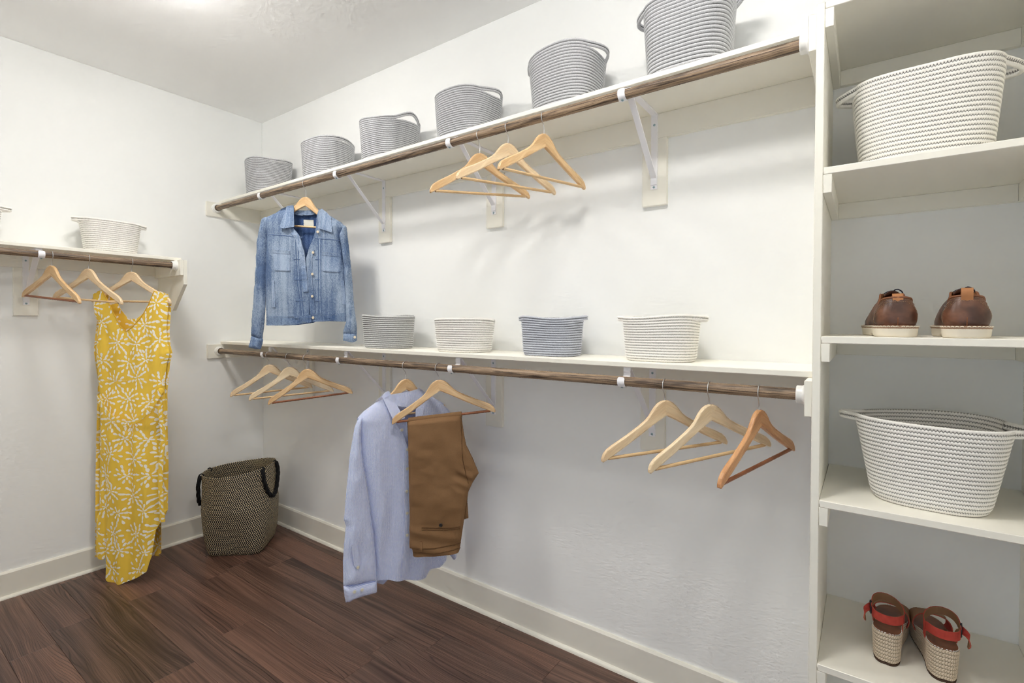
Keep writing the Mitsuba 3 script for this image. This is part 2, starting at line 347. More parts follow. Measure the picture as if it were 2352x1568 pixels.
# ---------------------------------------------------------------- hangers
def wood(c0, c1, k=1.):
    def fn(p, n, uv):
        g = fbm(uv.x*7, uv.y*95 + fbm(uv.x*9, uv.y*12, 2., 2)*3, 3., 3)
        f = fbm(uv.x*40, uv.y*500, 1., 2)
        return mix(c0, c1, smoothstep(.25, .75, g))*(.88 + .22*f)
    return fn
for i, (a, b_) in enumerate([((.60, .375, .18), (.77, .54, .30)), ((.69, .50, .30), (.82, .65, .43)), ((.73, .57, .36), (.84, .69, .48)), ((.50, .235, .10), (.66, .37, .18))]):
    bsdf(f'mat_hanger_{i}', wood(a, b_), .32, .5)
bsdf('mat_bar_red', wood((.19, .062, .026), (.33, .125, .055)), .4, .5)
bsdf('mat_bar_light', wood((.58, .39, .20), (.74, .53, .29)), .4, .5)

HALF = [(0, 0), (.012, -.0015), (.024, -.007), (.036, -.017), (.047, -.030), (.058, -.044), (.071, -.0555), (.094, -.070), (.142, -.096), (.184, -.116), (.204, -.1275), (.2155, -.139), (.2215, -.152), (.2220, -.160), (.2185, -.1635), (.210, -.160), (.184, -.1470), (.136, -.122), (.088, -.0955), (.040, -.0675), (0, -.0460)]
def hanger_half(sgn, th=.0128, bev=.0032):
    pts = np.array(HALF)*[sgn, 1]
    poly = sg.Polygon(pts).buffer(.0012).buffer(-.0012)
    out = np.array(shapely.segmentize(poly.exterior, .006).coords)[:-1]
    if not sg.LinearRing(out).is_ccw: out = out[::-1]
    tn = np.roll(out, -1, 0) - np.roll(out, 1, 0); tn /= np.linalg.norm(tn, axis=1, keepdims=True); nin = np.c_[-tn[:, 1], tn[:, 0]]
    keep = np.abs(out[:, 0]) > .0004
    prof = [(bev, th/2), (bev*.3, th/2-bev*.3), (0, th/2-bev), (0, -th/2+bev), (bev*.3, -th/2+bev*.3), (bev, -th/2)]
    V = []; n = len(out)
    for ins, y in prof:
        q = out + nin*ins*keep[:, None]
        V.append(np.c_[q[:, 0], np.full(n, y), q[:, 1]])
    V = np.vstack(V); F = []
    k = np.arange(n); k2 = (k+1) % n
    for r in range(len(prof)-1): F += [np.stack([r*n+k, r*n+k2, (r+1)*n+k2], 1), np.stack([r*n+k, (r+1)*n+k2, (r+1)*n+k], 1)]
    tv, tf = trimesh.creation.triangulate_polygon(sg.Polygon(out), engine='earcut')
    from scipy.spatial import cKDTree
    ix = cKDTree(out).query(tv)[1][tf]; e = (len(prof)-1)*n
    V = np.vstack([V, V[:n], V[e:e+n]]); N = len(prof)*n
    F += [ix+N, ix[:, ::-1]+N+n]
    m = trimesh.Trimesh(V, np.vstack(F), process=False)
    if m.volume < 0: m.invert()
    arm = np.hypot(.2, .12); uv = np.c_[m.vertices[:, 0]*.85*sgn - m.vertices[:, 2]*.5 + (3 if sgn > 0 else 0), m.vertices[:, 2]*.85 + m.vertices[:, 0]*sgn*.5 + m.vertices[:, 1]]
    return m, uv
HALVES = {}
def half_ply(sgn, i, sx=1.):
    if (sgn, i, sx) not in HALVES:
        m, uv = hanger_half(sgn); m.vertices[:, 0] *= sx; HALVES[sgn, i, sx] = mikit.ply(m, f'mat_hanger_{i}', smooth=True, uv=uv)
    return HALVES[sgn, i, sx]
def bar_ply(mname):
    if mname not in HALVES:
        m, uv = rod_mesh((-.200, 0, -.1545), (.200, 0, -.1545), .0052, 12); HALVES[mname] = mikit.ply(m, mname, smooth=True, uv=uv)
    return HALVES[mname]
def hook_ply(ang, zr, r=RODR):
    """wire from the wood's apex over the rod; the hook's own plane stands across the rod, at -ang in the hanger's frame"""
    R = r + .0045; zc = zr + r + .0016 - R
    a = np.radians(np.linspace(-42, 200, 30))           # from below in front, over the top, to behind
    arc = np.c_[R*np.cos(a), zc + R*np.sin(a)]
    stem = np.array([(0, -.004), (0, .010), (.004, zr-r-.014), (.0105, zc-R*.95)])
    pr = spline(np.vstack([stem, arc[3:]]), 46)
    P = np.c_[pr[:, 0]*math.cos(-ang), pr[:, 0]*math.sin(-ang), pr[:, 1]]
    return mikit.ply(tube(P, .0016, 8), 'mat_steel', smooth=True)
def hanger(label, pos, ang, zr, tone, red, front, group=None, tilt=0., sx=1.):
    """pos: the apex of the wood; ang: degrees of the arms from +x; zr: rod axis above the apex; front: heading (degrees) of the hook's front"""
    k = thing('clothes_hanger', label, 'hanger', group)
    M = T().translate(list(map(float, pos))).rotate([0, 0, 1], ang)
    Mt = M.rotate([0, 1, 0], tilt)
    part(k, 'arm', half_ply(-1, tone, sx), None, M=Mt); part(k, 'arm', half_ply(1, tone, sx), None, M=Mt)
    part(k, 'trouser_bar', bar_ply('mat_bar_red' if red else 'mat_bar_light'), None, M=Mt if sx == 1 else Mt.scale([sx, 1, 1]), label='reddish wooden bar' if red else None)
    part(k, 'hook', hook_ply(math.radians(ang-front), zr), None, M=M, label='steel hook')
    return k
def on_rod(label, axis, s, dz, ang, tone, red, tilt=0., sx=1.):
    if axis == 'U': pos, fr = (s, R1Y, R1Z+dz), -90
    elif axis == 'L': pos, fr = (s, R2Y, R2Z+dz), -90
    else: pos, fr = (R3X, s, R3Z+dz), 0
    return hanger(label, pos, ang, -dz, tone, red, fr, {'U': 'hangers on the upper rod', 'L': 'hangers on the lower rod', 'W': 'hangers on the left wall rod'}[axis], tilt=tilt, sx=sx)
# label, rod, place on the rod, apex below the rod, turn, tone, dark bar, tilt
on_rod('honey wooden hanger, leftmost of the three under the upper rod', 'U', 2.188, -.071, 68.0, 0, False, -5.)
on_rod('pale wooden hanger, middle one of the three under the upper rod', 'U', 2.324, -.061, 69.8, 1, False, -1.5)
on_rod('honey wooden hanger, rightmost of the three under the upper rod', 'U', 2.480, -.060, 78.2, 0, False, -2.3)
on_rod('wooden hanger under the denim jacket', 'U', 1.017, -.071, 32., 0, False, 4.5, .87)
on_rod('pale wooden hanger, first of three under the lower rod at the corner', 'L', .622, -.056, 46., 1, False, -5.3)
on_rod('pale wooden hanger, middle of three under the lower rod at the corner', 'L', .828, -.059, 44.6, 2, False, -5.2)
on_rod('honey wooden hanger with reddish bar, left of the striped shirt', 'L', .996, -.061, 38.5, 0, True, -7.5)
on_rod('wooden hanger inside the blue striped shirt', 'L', 1.759, -.062, 68., 0, False, 0., .9)
on_rod('wooden hanger carrying the folded brown trousers on its bar', 'L', 1.957, -.052, 30.9, 0, True, -7.7)
on_rod('wooden hanger, leftmost of three under the lower rod by the shelving unit', 'L', 2.911, -.049, 52., 1, False, -3.2)
on_rod('pale wooden hanger, middle of three under the lower rod by the shelving unit', 'L', 3.042, -.049, 55.2, 2, False, -5.1)
on_rod('reddish wooden hanger, turned sideways right beside the shelving unit', 'L', 3.174, -.051, 74.4, 3, True, -3.2)
on_rod('honey wooden hanger, leftmost on the left wall rod', 'W', -1.159, -.049, 14.7, 0, True, 4.8)
on_rod('wooden hanger, middle one on the left wall rod', 'W', -1.024, -.051, 21.4, 1, False, 4.)
on_rod('wooden hanger carrying the yellow dress', 'W', -.849, -.051, 30.2, 1, False, 1.1)
# ---------------------------------------------------------------- rope baskets
def superring(th, n=2.8):
    c, s = np.cos(th), np.sin(th); r = (np.abs(c)**n+np.abs(s)**n)**(-1/n); return c*r, s*r
def grey_rope(c0, c1):
    def fn(p, n, uv):
        row = uv.y - dr.floor(uv.y); tw = uv.x*260 + row*2.2
        st = .5 + .5*dr.sin(tw*6.2832)
        f = noise(uv.x*900, uv.y*9, 0.)
        edge = smoothstep(.26, .47, dr.abs(row-.5))
        c = mix(c0, c1, .35*st + .65*f)
        return c*(1 - .62*edge)
    return fn
bsdf('mat_rope_grey', grey_rope((.35, .357, .375), (.66, .667, .69)), .85, .2)
bsdf('mat_rope_blue', grey_rope((.31, .335, .395), (.64, .66, .72)), .85, .2)
bsdf('mat_rope_grey_b', grey_rope((.33, .335, .335), (.64, .645, .64)), .85, .2)
def white_rope(pitch, width):
    def fn(p, n, uv):
        v = uv.y + .5; row = v - dr.floor(v)                 # 0.5 at a joint between two ropes
        x = uv.x/pitch; tri = dr.abs((x - dr.floor(x)) - .5)*2 - .5
        zig = smoothstep(width, width*.45, dr.abs(row - .5 - tri*.42))
        f = noise(uv.x*500, uv.y*8, 0.)
        c = mi.Color3f(.88, .862, .815)*(.91 + .10*f)
        return mix(c*(1 - .22*smoothstep(.38, .5, dr.abs(uv.y - dr.floor(uv.y) - .5))), (.085, .08, .082), zig*.95)
    return fn
bsdf('mat_rope_white', white_rope(.0052, .115), .8, .2)
bsdf('mat_rope_white_big', white_rope(.0058, .13), .8, .2)

def basket(label, x, y, z, a, b, h, tp, mat_, rows, yaw=0., group=None, out=.035, up=0., span=.62, dent=.0, sag=.006, seed=1, ears=(1, -1), nsup=2.8, deep=1.):
    """coiled rope basket: long axis along local x, a loop handle of two ropes at each end"""
    k = thing('rope_basket', label, 'basket', group)
    R = np.random.default_rng(seed); NA = 132; SUB = 5
    th = np.linspace(0, 2*np.pi, NA+1); cx, cy = superring(th, nsup)
    rr = h/rows/2
    ph = R.uniform(0, 6, 4)
    def ringpt(t, off=0.):
        """point ring at height fraction t with outward offset"""
        s = tp + (1-tp)*t
        if t < .12: s = s*(1 - .055*((.12-t)/.12)**2)
        wob = 1 + dent*(np.sin(2*th+ph[0])*.6 + np.sin(3*th+ph[1]+2*t)*.5)*(.3+.7*t)
        X, Y = a*s*cx*wob, b*s*cy*wob
        nx, ny = np.abs(cx)**(nsup-1)*np.sign(cx)/a, np.abs(cy)**(nsup-1)*np.sign(cy)/b; L = np.hypot(nx, ny); nx, ny = nx/L, ny/L
        zz = h*t + sag*t*t*(np.cos(2*th+ph[2]) + .5*np.sin(3*th+ph[3]))
        return X+nx*off, Y+ny*off, zz
    # arc length for the stitches
    X, Y, _ = ringpt(.6); arc = np.r_[0, np.cumsum(np.hypot(np.diff(X), np.diff(Y)))]
    V, U = [], []
    body_rows = rows-2
    def addring(t, off, v):
        X, Y, Zz = ringpt(t, off); V.append(np.c_[X, Y, Zz]); U.append(np.c_[arc, np.full(NA+1, v)])
    for i in range(rows):
        for q in range(SUB+(i == rows-1)):
            f = q/SUB; addring((i+f)/rows, deep*rr*(.9*(math.sin(math.pi*f)**.65 - .85) if 0 < f < 1 else -.78), i+f*(.7 if i == rows-1 else 1))
    for i in range(rows-1, 1, -1):                       # inside wall
        for q in range(SUB):
            f = q/SUB; addring((i+1-f)/rows, -2*rr - rr*.7*(math.sin(math.pi*f)**.65 - .8) if 0 < f < 1 else -rr*1.4, i+1-f)
    addring(2/rows, -2.0*rr, 2.); addring(.5/rows, -2.2*rr, 1.)
    nr = len(V); V = np.vstack(V); U = np.vstack(U); w = NA+1
    i, j = np.meshgrid(np.arange(nr-1), np.arange(NA), indexing='ij')
    q = np.stack([i*w+j, i*w+j+1, (i+1)*w+j+1, (i+1)*w+j], -1).reshape(-1, 4)
    # ear zones: the two top ropes leave the wall there
    tri = np.vstack([q[:, [0, 1, 2]], q[:, [0, 2, 3]]])
    cen = V[tri].mean(1); ang = np.arctan2(cen[:, 1]/b, cen[:, 0]/a); vv = U[tri][:, :, 1].mean(1)
    cut = np.zeros(len(tri), bool)
    for e in ears:
        d = np.abs(((ang - (0 if e > 0 else np.pi) + np.pi) % (2*np.pi)) - np.pi)
        cut |= (d < span*.93) & (vv > rows-2)
    tri = tri[~cut]
    # bottom disc
    B = len(V); X, Y, Zz = ringpt(0, -rr*.8); V = np.vstack([V, np.c_[X, Y, Zz*0+.0005], [[0, 0, .0005]], np.c_[ringpt(.5/rows, -2.2*rr)[0], ringpt(.5/rows, -2.2*rr)[1], X*0+.006], [[0, 0, .006]]])
    U = np.vstack([U, np.c_[arc, arc*0], [[0, 0]], np.c_[arc, arc*0+.5], [[0, 0.5]]]); jj = np.arange(NA)
    tri = np.vstack([tri, np.stack([B+jj+1, B+jj, B+w+jj*0], 1), np.stack([B+w+1+jj, B+w+1+jj+1, B+2*w+1+jj*0], 1)])
    m = trimesh.Trimesh(V, tri, process=False)
    M = rotz(yaw, (x, y, z))
    part(k, 'body', mat(M, m), mat_, smooth=True, uv=U)
    # handles
    for e in ears:
        t0 = 0 if e > 0 else math.pi
        s = np.linspace(-1, 1, 41); tt = t0 + s*span
        c2, s2 = superring(tt, nsup); V, U = [], []
        nx = np.abs(c2)**(nsup-1)*np.sign(c2)/a; ny = np.abs(s2)**(nsup-1)*np.sign(s2)/b; L = np.hypot(nx, ny); nx, ny = nx/L, ny/L
        bulge = np.clip((1-s*s), 0, 1)**1.3
        top = []
        for row in (0, 1):
            t = (rows-2+row+.5)/rows; sc = tp+(1-tp)*t
            zz = h*t + sag*t*t*(np.cos(2*tt+ph[2]) + .5*np.sin(3*tt+ph[3]))
            Xc = a*sc*c2 + bulge*out*e; Yc = b*sc*s2*(1 - .12*bulge); Zc = zz + up*bulge
            nx2 = np.full_like(nx, 0); 
            top.append(np.c_[Xc - nx*rr, Yc - ny*rr, Zc])
        ms = []; uvs = []
        for row, P in enumerate(top):
            n = len(P); tg = np.gradient(P, axis=0); tg /= np.linalg.norm(tg, axis=1, keepdims=True); upv = np.array([0, 0, 1.]); bb = np.cross(tg, upv); bb /= np.linalg.norm(bb, axis=1, keepdims=True); cc = np.cross(bb, tg)
            aa = np.linspace(0, 2*np.pi, 11)
            Vt = (P[:, None] + rr*1.02*(np.cos(aa)[None, :, None]*bb[:, None] + np.sin(aa)[None, :, None]*cc[:, None]))
            sl = np.r_[0, np.cumsum(np.linalg.norm(np.diff(P, axis=0), axis=1))]
            vrow = rows-1 + .35*np.sin(aa) + (.35 if row else -.35)
            Ut = np.stack(np.broadcast_arrays(sl[:, None], vrow[None]), -1)
            i, j = np.meshgrid(np.arange(n-1), np.arange(10), indexing='ij'); q = np.stack([i*11+j, i*11+j+1, (i+1)*11+j+1, (i+1)*11+j], -1).reshape(-1, 4)
            t_ = trimesh.Trimesh(Vt.reshape(-1, 3), np.vstack([q[:, [0, 1, 2]], q[:, [0, 2, 3]]]), process=False)
            if (t_.face_normals*(t_.triangles_center - P[np.clip((np.arange(len(t_.faces)) % len(q))//10, 0, n-1)])).sum() < 0: t_.invert()
            ms.append(t_); uvs.append(Ut.reshape(-1, 2))
        part(k, 'handle', mat(M, cat(ms)), mat_, smooth=True, uv=np.vstack(uvs))
    return k
GG = 'grey rope baskets on the upper shelf'
order = ['first from the left corner', 'second from the left corner', 'third from the left corner', 'third from the shelving unit', 'second from the shelving unit', 'cut by the top photo edge']
for i, (x, y, a, b, h, tp, up, out) in enumerate([(.350, -.145, .140, .119, .217, .916, .0, .012), (.970, -.144, .141, .122, .205, .92, .0, .012), (1.481, -.144, .143, .126, .198, .91, .022, .014), (1.991, -.143, .143, .123, .196, .90, .008, .016), (2.481, -.146, .142, .123, .214, .86, .0, .024), (2.934, -.150, .141, .120, .251, .878, .0, .034)]):
    basket('light grey rope basket on the upper shelf, '+order[i], x, y, Z1, a, b, h, tp, 'mat_rope_grey', 22, group=GG, out=out, up=up, seed=11+i, dent=.012, sag=.007)
basket('small grey rope basket on the lower shelf, right of the denim jacket', 1.492, -.163, Z2, .139, .096, .158, .911, 'mat_rope_grey_b', 17, out=.012, seed=31, dent=.012, sag=.005, group='small baskets on the lower shelf')
basket('small white rope basket between the two grey ones on the lower shelf', 1.988, -.166, Z2, .137, .096, .143, .887, 'mat_rope_white', 15, out=.006, deep=.5, span=.48, seed=32, dent=.012, sag=.004, group='small baskets on the lower shelf')
basket('small blue-grey rope basket on the lower shelf between two white ones', 2.419, -.146, Z2, .123, .088, .150, .912, 'mat_rope_blue', 17, out=.030, span=.5, seed=33, dent=.012, sag=.004, group='small baskets on the lower shelf')
basket('small white rope basket with ear handles, rightmost on the lower shelf', 2.849, -.152, Z2, .125, .093, .150, .898, 'mat_rope_white', 17, out=.030, deep=.5, span=.48, seed=34, dent=.008, sag=.003, group='small baskets on the lower shelf')
basket('white rope basket with ear handles on the left wall shelf', .124, -.885, Z3, .130, .098, .172, .828, 'mat_rope_white', 17, yaw=math.pi/2, out=.034, deep=.5, span=.48, seed=35, sag=.004, dent=.006, group='white baskets on the left wall shelf')
basket('white rope basket on the left wall shelf, cut by the left photo edge', .130, -1.425, Z3, .130, .098, .172, .828, 'mat_rope_white', 17, yaw=math.pi/2, out=.034, deep=.5, span=.48, seed=36, sag=.004, dent=.006, group='white baskets on the left wall shelf')
basket('large white rope basket with dark zigzag stitching, near the top of the shelving unit', 3.522, -.199, US[1], .148, .113, .229, .854, 'mat_rope_white_big', 22, yaw=.05, out=.036, up=-.008, span=.46, seed=37, sag=.003, dent=.006, deep=.5, group='large white baskets in the shelving unit')
basket('large white rope basket with dark zigzag stitching, on the shelf below the leather shoes', 3.541, -.235, US[3], .149, .130, .202, .752, 'mat_rope_white_big', 21, yaw=-.10, out=.038, span=.46, seed=38, sag=.003, dent=.006, deep=.5, group='large white baskets in the shelving unit')
# ---------------------------------------------------------------- clothes: outlines in metres in each garment's own upright plane (along the hanger, up)
J_BODY=[(-0.118,-0.061),(-0.163,-0.082),(-0.213,-0.103),(-0.228,-0.121),(-0.21,-0.2),(-0.219,-0.41),(-0.216,-0.671),(-0.147,-0.674),(-0.057,-0.67),(0.024,-0.658),(0.038,-0.652),(0.123,-0.649),(0.219,-0.652),(0.217,-0.542),(0.208,-0.368),(0.186,-0.237),(0.183,-0.19),(0.213,-0.17),(0.187,-0.142),(0.124,-0.105),(0.075,-0.063)]
J_FL=[(-0.118,-0.061),(-0.163,-0.082),(-0.213,-0.103),(-0.228,-0.121),(-0.21,-0.2),(-0.219,-0.41),(-0.216,-0.671),(-0.147,-0.674),(-0.057,-0.67),(0.024,-0.658),(0.031,-0.656),(0.027,-0.498),(0.016,-0.376),(0.006,-0.289),(-0.017,-0.214),(-0.062,-0.159),(-0.077,-0.096),(-0.091,-0.052)]
J_FR=[(0.075,-0.063),(0.124,-0.105),(0.187,-0.142),(0.213,-0.17),(0.183,-0.19),(0.186,-0.237),(0.208,-0.368),(0.217,-0.542),(0.219,-0.652),(0.123,-0.649),(0.036,-0.652),(0.025,-0.542),(0.014,-0.411),(0.013,-0.323),(0.027,-0.276),(0.051,-0.219),(0.066,-0.163),(0.069,-0.106)]
J_SL=[(-0.217,-0.103),(-0.232,-0.119),(-0.249,-0.182),(-0.259,-0.234),(-0.266,-0.366),(-0.281,-0.568),(-0.295,-0.727),(-0.243,-0.745),(-0.232,-0.665),(-0.223,-0.542),(-0.219,-0.41),(-0.214,-0.279),(-0.208,-0.165)]
J_CUL=[(-0.295,-0.723),(-0.301,-0.758),(-0.31,-0.791),(-0.273,-0.799),(-0.248,-0.799),(-0.237,-0.758),(-0.238,-0.738)]
J_SR=[(0.207,-0.161),(0.215,-0.172),(0.229,-0.281),(0.243,-0.411),(0.254,-0.568),(0.267,-0.659),(0.27,-0.716),(0.201,-0.712),(0.21,-0.681),(0.219,-0.652),(0.217,-0.542),(0.208,-0.368),(0.195,-0.263),(0.183,-0.203)]
J_CUR=[(0.27,-0.711),(0.272,-0.753),(0.248,-0.761),(0.198,-0.751),(0.202,-0.707)]
J_COL=[(-0.094,-0.051),(-0.059,-0.047),(-0.054,-0.081),(-0.048,-0.122),(-0.042,-0.163),(-0.066,-0.168),(-0.092,-0.173),(-0.119,-0.166),(-0.11,-0.126),(-0.101,-0.087)]
J_COR=[(0.088,-0.062),(0.116,-0.083),(0.142,-0.111),(0.149,-0.15),(0.156,-0.194),(0.12,-0.182),(0.085,-0.17),(0.087,-0.123)]
J_NECK=[(-0.087,-0.058),(-0.047,-0.066),(-0.01,-0.068),(0.026,-0.065),(0.062,-0.058)]
J_PKL=[(-0.162,-0.275),(-0.07,-0.285),(-0.067,-0.386),(-0.074,-0.39),(-0.152,-0.387),(-0.159,-0.379)]
J_PKR=[(0.099,-0.289),(0.192,-0.297),(0.193,-0.39),(0.186,-0.396),(0.106,-0.392),(0.099,-0.386)]
J_WL=[(-0.169,-0.437),(-0.155,-0.437),(-0.15,-0.578),(-0.164,-0.578)]
J_WR=[(0.195,-0.438),(0.209,-0.44),(0.216,-0.562),(0.202,-0.562)]
J_BT=[(0.053,-0.295),(0.05,-0.407),(0.048,-0.521),(0.053,-0.632),(0.08,-0.189),(0.272,-0.732)]
J_LBL=[(-0.026,-0.113),(0.028,-0.115),(0.03,-0.148),(-0.025,-0.146)]
J_YOKE=[(-0.192,-0.2),(-0.102,-0.206),(-0.004,-0.219)]
J_YOKER=[(0.059,-0.222),(0.128,-0.226),(0.192,-0.232)]
J_WBL=[(-0.201,-0.624),(-0.041,-0.627),(0.045,-0.614),(0.045,-0.656),(-0.042,-0.671),(-0.199,-0.673)]
J_WBR=[(0.05,-0.611),(0.136,-0.614),(0.23,-0.605),(0.231,-0.652),(0.136,-0.649),(0.05,-0.653)]
J_P1=[(-0.042,-0.219),(-0.04,-0.31),(-0.036,-0.422),(-0.021,-0.535),(-0.013,-0.621)]
J_P2=[(-0.029,-0.219),(-0.026,-0.31),(-0.023,-0.422),(-0.009,-0.535),(0.001,-0.621)]
J_P3=[(0.078,-0.224),(0.078,-0.31),(0.079,-0.422),(0.079,-0.526),(0.081,-0.617)]
J_LOOP=[(-0.025,-0.087),(0.029,-0.089)]
S_BODY=[(-0.087,-0.068),(-0.133,-0.099),(-0.188,-0.135),(-0.212,-0.16),(-0.203,-0.216),(-0.195,-0.305),(-0.168,-0.481),(-0.146,-0.658),(-0.135,-0.8),(-0.132,-0.861),(-0.084,-0.858),(-0.018,-0.879),(0.027,-0.891),(0.08,-0.891),(0.104,-0.867),(0.147,-0.864),(0.176,-0.834),(0.2,-0.662),(0.212,-0.438),(0.218,-0.272),(0.214,-0.17),(0.175,-0.125),(0.111,-0.087),(0.061,-0.05)]
S_TAIL=[(-0.142,-0.665),(-0.13,-0.808),(-0.126,-0.885),(-0.094,-0.902),(-0.072,-0.881),(-0.006,-0.888),(0.11,-0.879),(0.183,-0.841),(0.207,-0.669)]
S_SL=[(-0.191,-0.134),(-0.218,-0.161),(-0.229,-0.19),(-0.248,-0.302),(-0.266,-0.493),(-0.272,-0.562),(-0.264,-0.588),(-0.271,-0.66),(-0.276,-0.732),(-0.275,-0.836),(-0.137,-0.851),(-0.14,-0.764),(-0.149,-0.654),(-0.164,-0.554),(-0.186,-0.4),(-0.199,-0.302),(-0.203,-0.22),(-0.198,-0.167)]
S_CUL=[(-0.276,-0.834),(-0.272,-0.874),(-0.266,-0.907),(-0.209,-0.898),(-0.136,-0.901),(-0.137,-0.846),(-0.205,-0.846)]
S_SR=[(0.175,-0.127),(0.212,-0.159),(0.223,-0.182),(0.245,-0.336),(0.273,-0.524),(0.291,-0.681),(0.271,-0.777),(0.26,-0.828),(0.215,-0.828),(0.212,-0.665),(0.212,-0.438),(0.214,-0.272)]
S_CUR=[(0.263,-0.821),(0.249,-0.873),(0.24,-0.871),(0.213,-0.833),(0.218,-0.81)]
S_COL=[(-0.114,-0.067),(-0.099,-0.051),(-0.083,-0.044),(-0.063,-0.085),(-0.041,-0.132),(-0.022,-0.162),(-0.049,-0.168),(-0.078,-0.16),(-0.092,-0.124)]
S_COR=[(0.043,-0.044),(0.065,-0.063),(0.084,-0.083),(0.071,-0.125),(0.054,-0.172),(0.025,-0.171),(0.035,-0.114),(0.039,-0.079)]
S_STAND=[(-0.06,-0.061),(-0.029,-0.061),(0.008,-0.055),(0.046,-0.061),(0.065,-0.055),(0.061,-0.095),(0.008,-0.12),(-0.037,-0.116)]
S_PLK=[(-0.022,-0.293),(-0.002,-0.296),(0.006,-0.609),(0.004,-0.869),(-0.035,-0.858),(-0.024,-0.603)]
S_OPEN=[(-0.055,-0.11),(-0.004,-0.122),(0.049,-0.09),(0.037,-0.175),(0.011,-0.272),(0.002,-0.307),(-0.026,-0.233),(-0.058,-0.18),(-0.075,-0.129)]
S_BT=[(-0.033,-0.215),(-0.008,-0.303),(-0.008,-0.387),(-0.011,-0.485),(-0.011,-0.579),(-0.011,-0.675),(-0.238,-0.857),(-0.207,-0.858),(-0.224,-0.76)]
S_SLP=[(-0.251,-0.658),(-0.225,-0.664),(-0.213,-0.754),(-0.222,-0.765),(-0.238,-0.754)]
P_F=[(-0.128,-0.172),(-0.016,-0.159),(0.086,-0.143),(0.097,-0.151),(0.108,-0.218),(0.119,-0.269),(0.147,-0.325),(0.172,-0.386),(0.148,-0.423),(0.129,-0.464),(0.118,-0.528),(0.111,-0.579),(0.102,-0.643),(0.091,-0.715),(-0.008,-0.733),(-0.105,-0.742),(-0.11,-0.714),(-0.12,-0.709),(-0.121,-0.583),(-0.123,-0.447),(-0.125,-0.311)]
P_B=[(-0.138,-0.179),(0.08,-0.149),(0.095,-0.151),(0.113,-0.277),(0.122,-0.471),(0.121,-0.512),(0.126,-0.584),(0.104,-0.591),(0.019,-0.598),(-0.107,-0.609),(-0.128,-0.389)]
P_BAR=[(-0.223,-0.197),(-0.132,-0.18),(0.099,-0.148),(0.22,-0.133)]
P_WELT=[(-0.064,-0.615),(0.017,-0.614),(0.098,-0.606)]
P_BTN=[(0.017,-0.6)]
P_HEM=[(-0.102,-0.702),(-0.01,-0.698),(0.098,-0.677)]
P_LOOPS=[(-0.067,-0.673),(-0.064,-0.714)]
P_SEAM=[(0.097,-0.144),(0.103,-0.22),(0.108,-0.326),(0.131,-0.426)]
D_FR=[(-0.193,-0.133),(-0.171,-0.117),(-0.143,-0.111),(-0.121,-0.146),(-0.083,-0.212),(-0.042,-0.284),(-0.01,-0.311),(0.03,-0.287),(0.077,-0.239),(0.119,-0.174),(0.151,-0.116),(0.178,-0.122),(0.207,-0.138),(0.201,-0.201),(0.191,-0.31),(0.196,-0.376),(0.205,-0.421),(0.193,-0.474),(0.184,-0.562),(0.178,-0.617),(0.178,-0.803),(0.181,-1.023),(0.175,-1.244),(0.141,-1.334),(0.132,-1.468),(0.119,-1.537),(0.054,-1.578),(-0.018,-1.606),(-0.066,-1.618),(-0.108,-1.604),(-0.141,-1.579),(-0.135,-1.48),(-0.156,-1.505),(-0.205,-1.492),(-0.2,-1.259),(-0.195,-1.035),(-0.191,-0.812),(-0.182,-0.639),(-0.188,-0.567),(-0.198,-0.478),(-0.207,-0.412),(-0.195,-0.356),(-0.185,-0.257)]
D_BK=[(-0.222,-0.134),(-0.179,-0.106),(-0.143,-0.128),(-0.095,-0.19),(-0.048,-0.245),(-0.0,-0.245),(0.06,-0.201),(0.126,-0.112),(0.196,-0.135),(0.19,-0.2),(0.177,-0.311),(0.188,-0.41),(0.169,-0.564),(0.162,-0.808),(0.166,-1.03),(0.153,-1.253),(0.151,-1.467),(0.108,-1.489),(-0.06,-1.52),(-0.181,-1.52),(-0.223,-1.504),(-0.215,-1.041),(-0.208,-0.816),(-0.203,-0.569),(-0.225,-0.413),(-0.205,-0.257)]
D_SASH=[(-0.129,-0.634),(-0.113,-0.68),(-0.081,-0.725),(-0.034,-0.76),(0.012,-0.775),(0.059,-0.769),(0.112,-0.74),(0.158,-0.691),(0.193,-0.642),(0.213,-0.609)]
D_TAIL=[(0.213,-0.609),(0.201,-0.642),(0.207,-0.792),(0.198,-1.008),(0.204,-1.17),(0.212,-1.278)]
D_FOLDL=[(-0.165,-0.7),(-0.149,-0.877),(-0.139,-1.033),(-0.129,-1.256),(-0.132,-1.491)]
D_FOLDR=[(0.118,-0.739),(0.119,-0.871),(0.124,-1.025),(0.137,-1.246),(0.14,-1.467)]
D_WAIST=[(-0.139,-0.567),(-0.042,-0.562),(0.052,-0.568),(0.156,-0.571)]
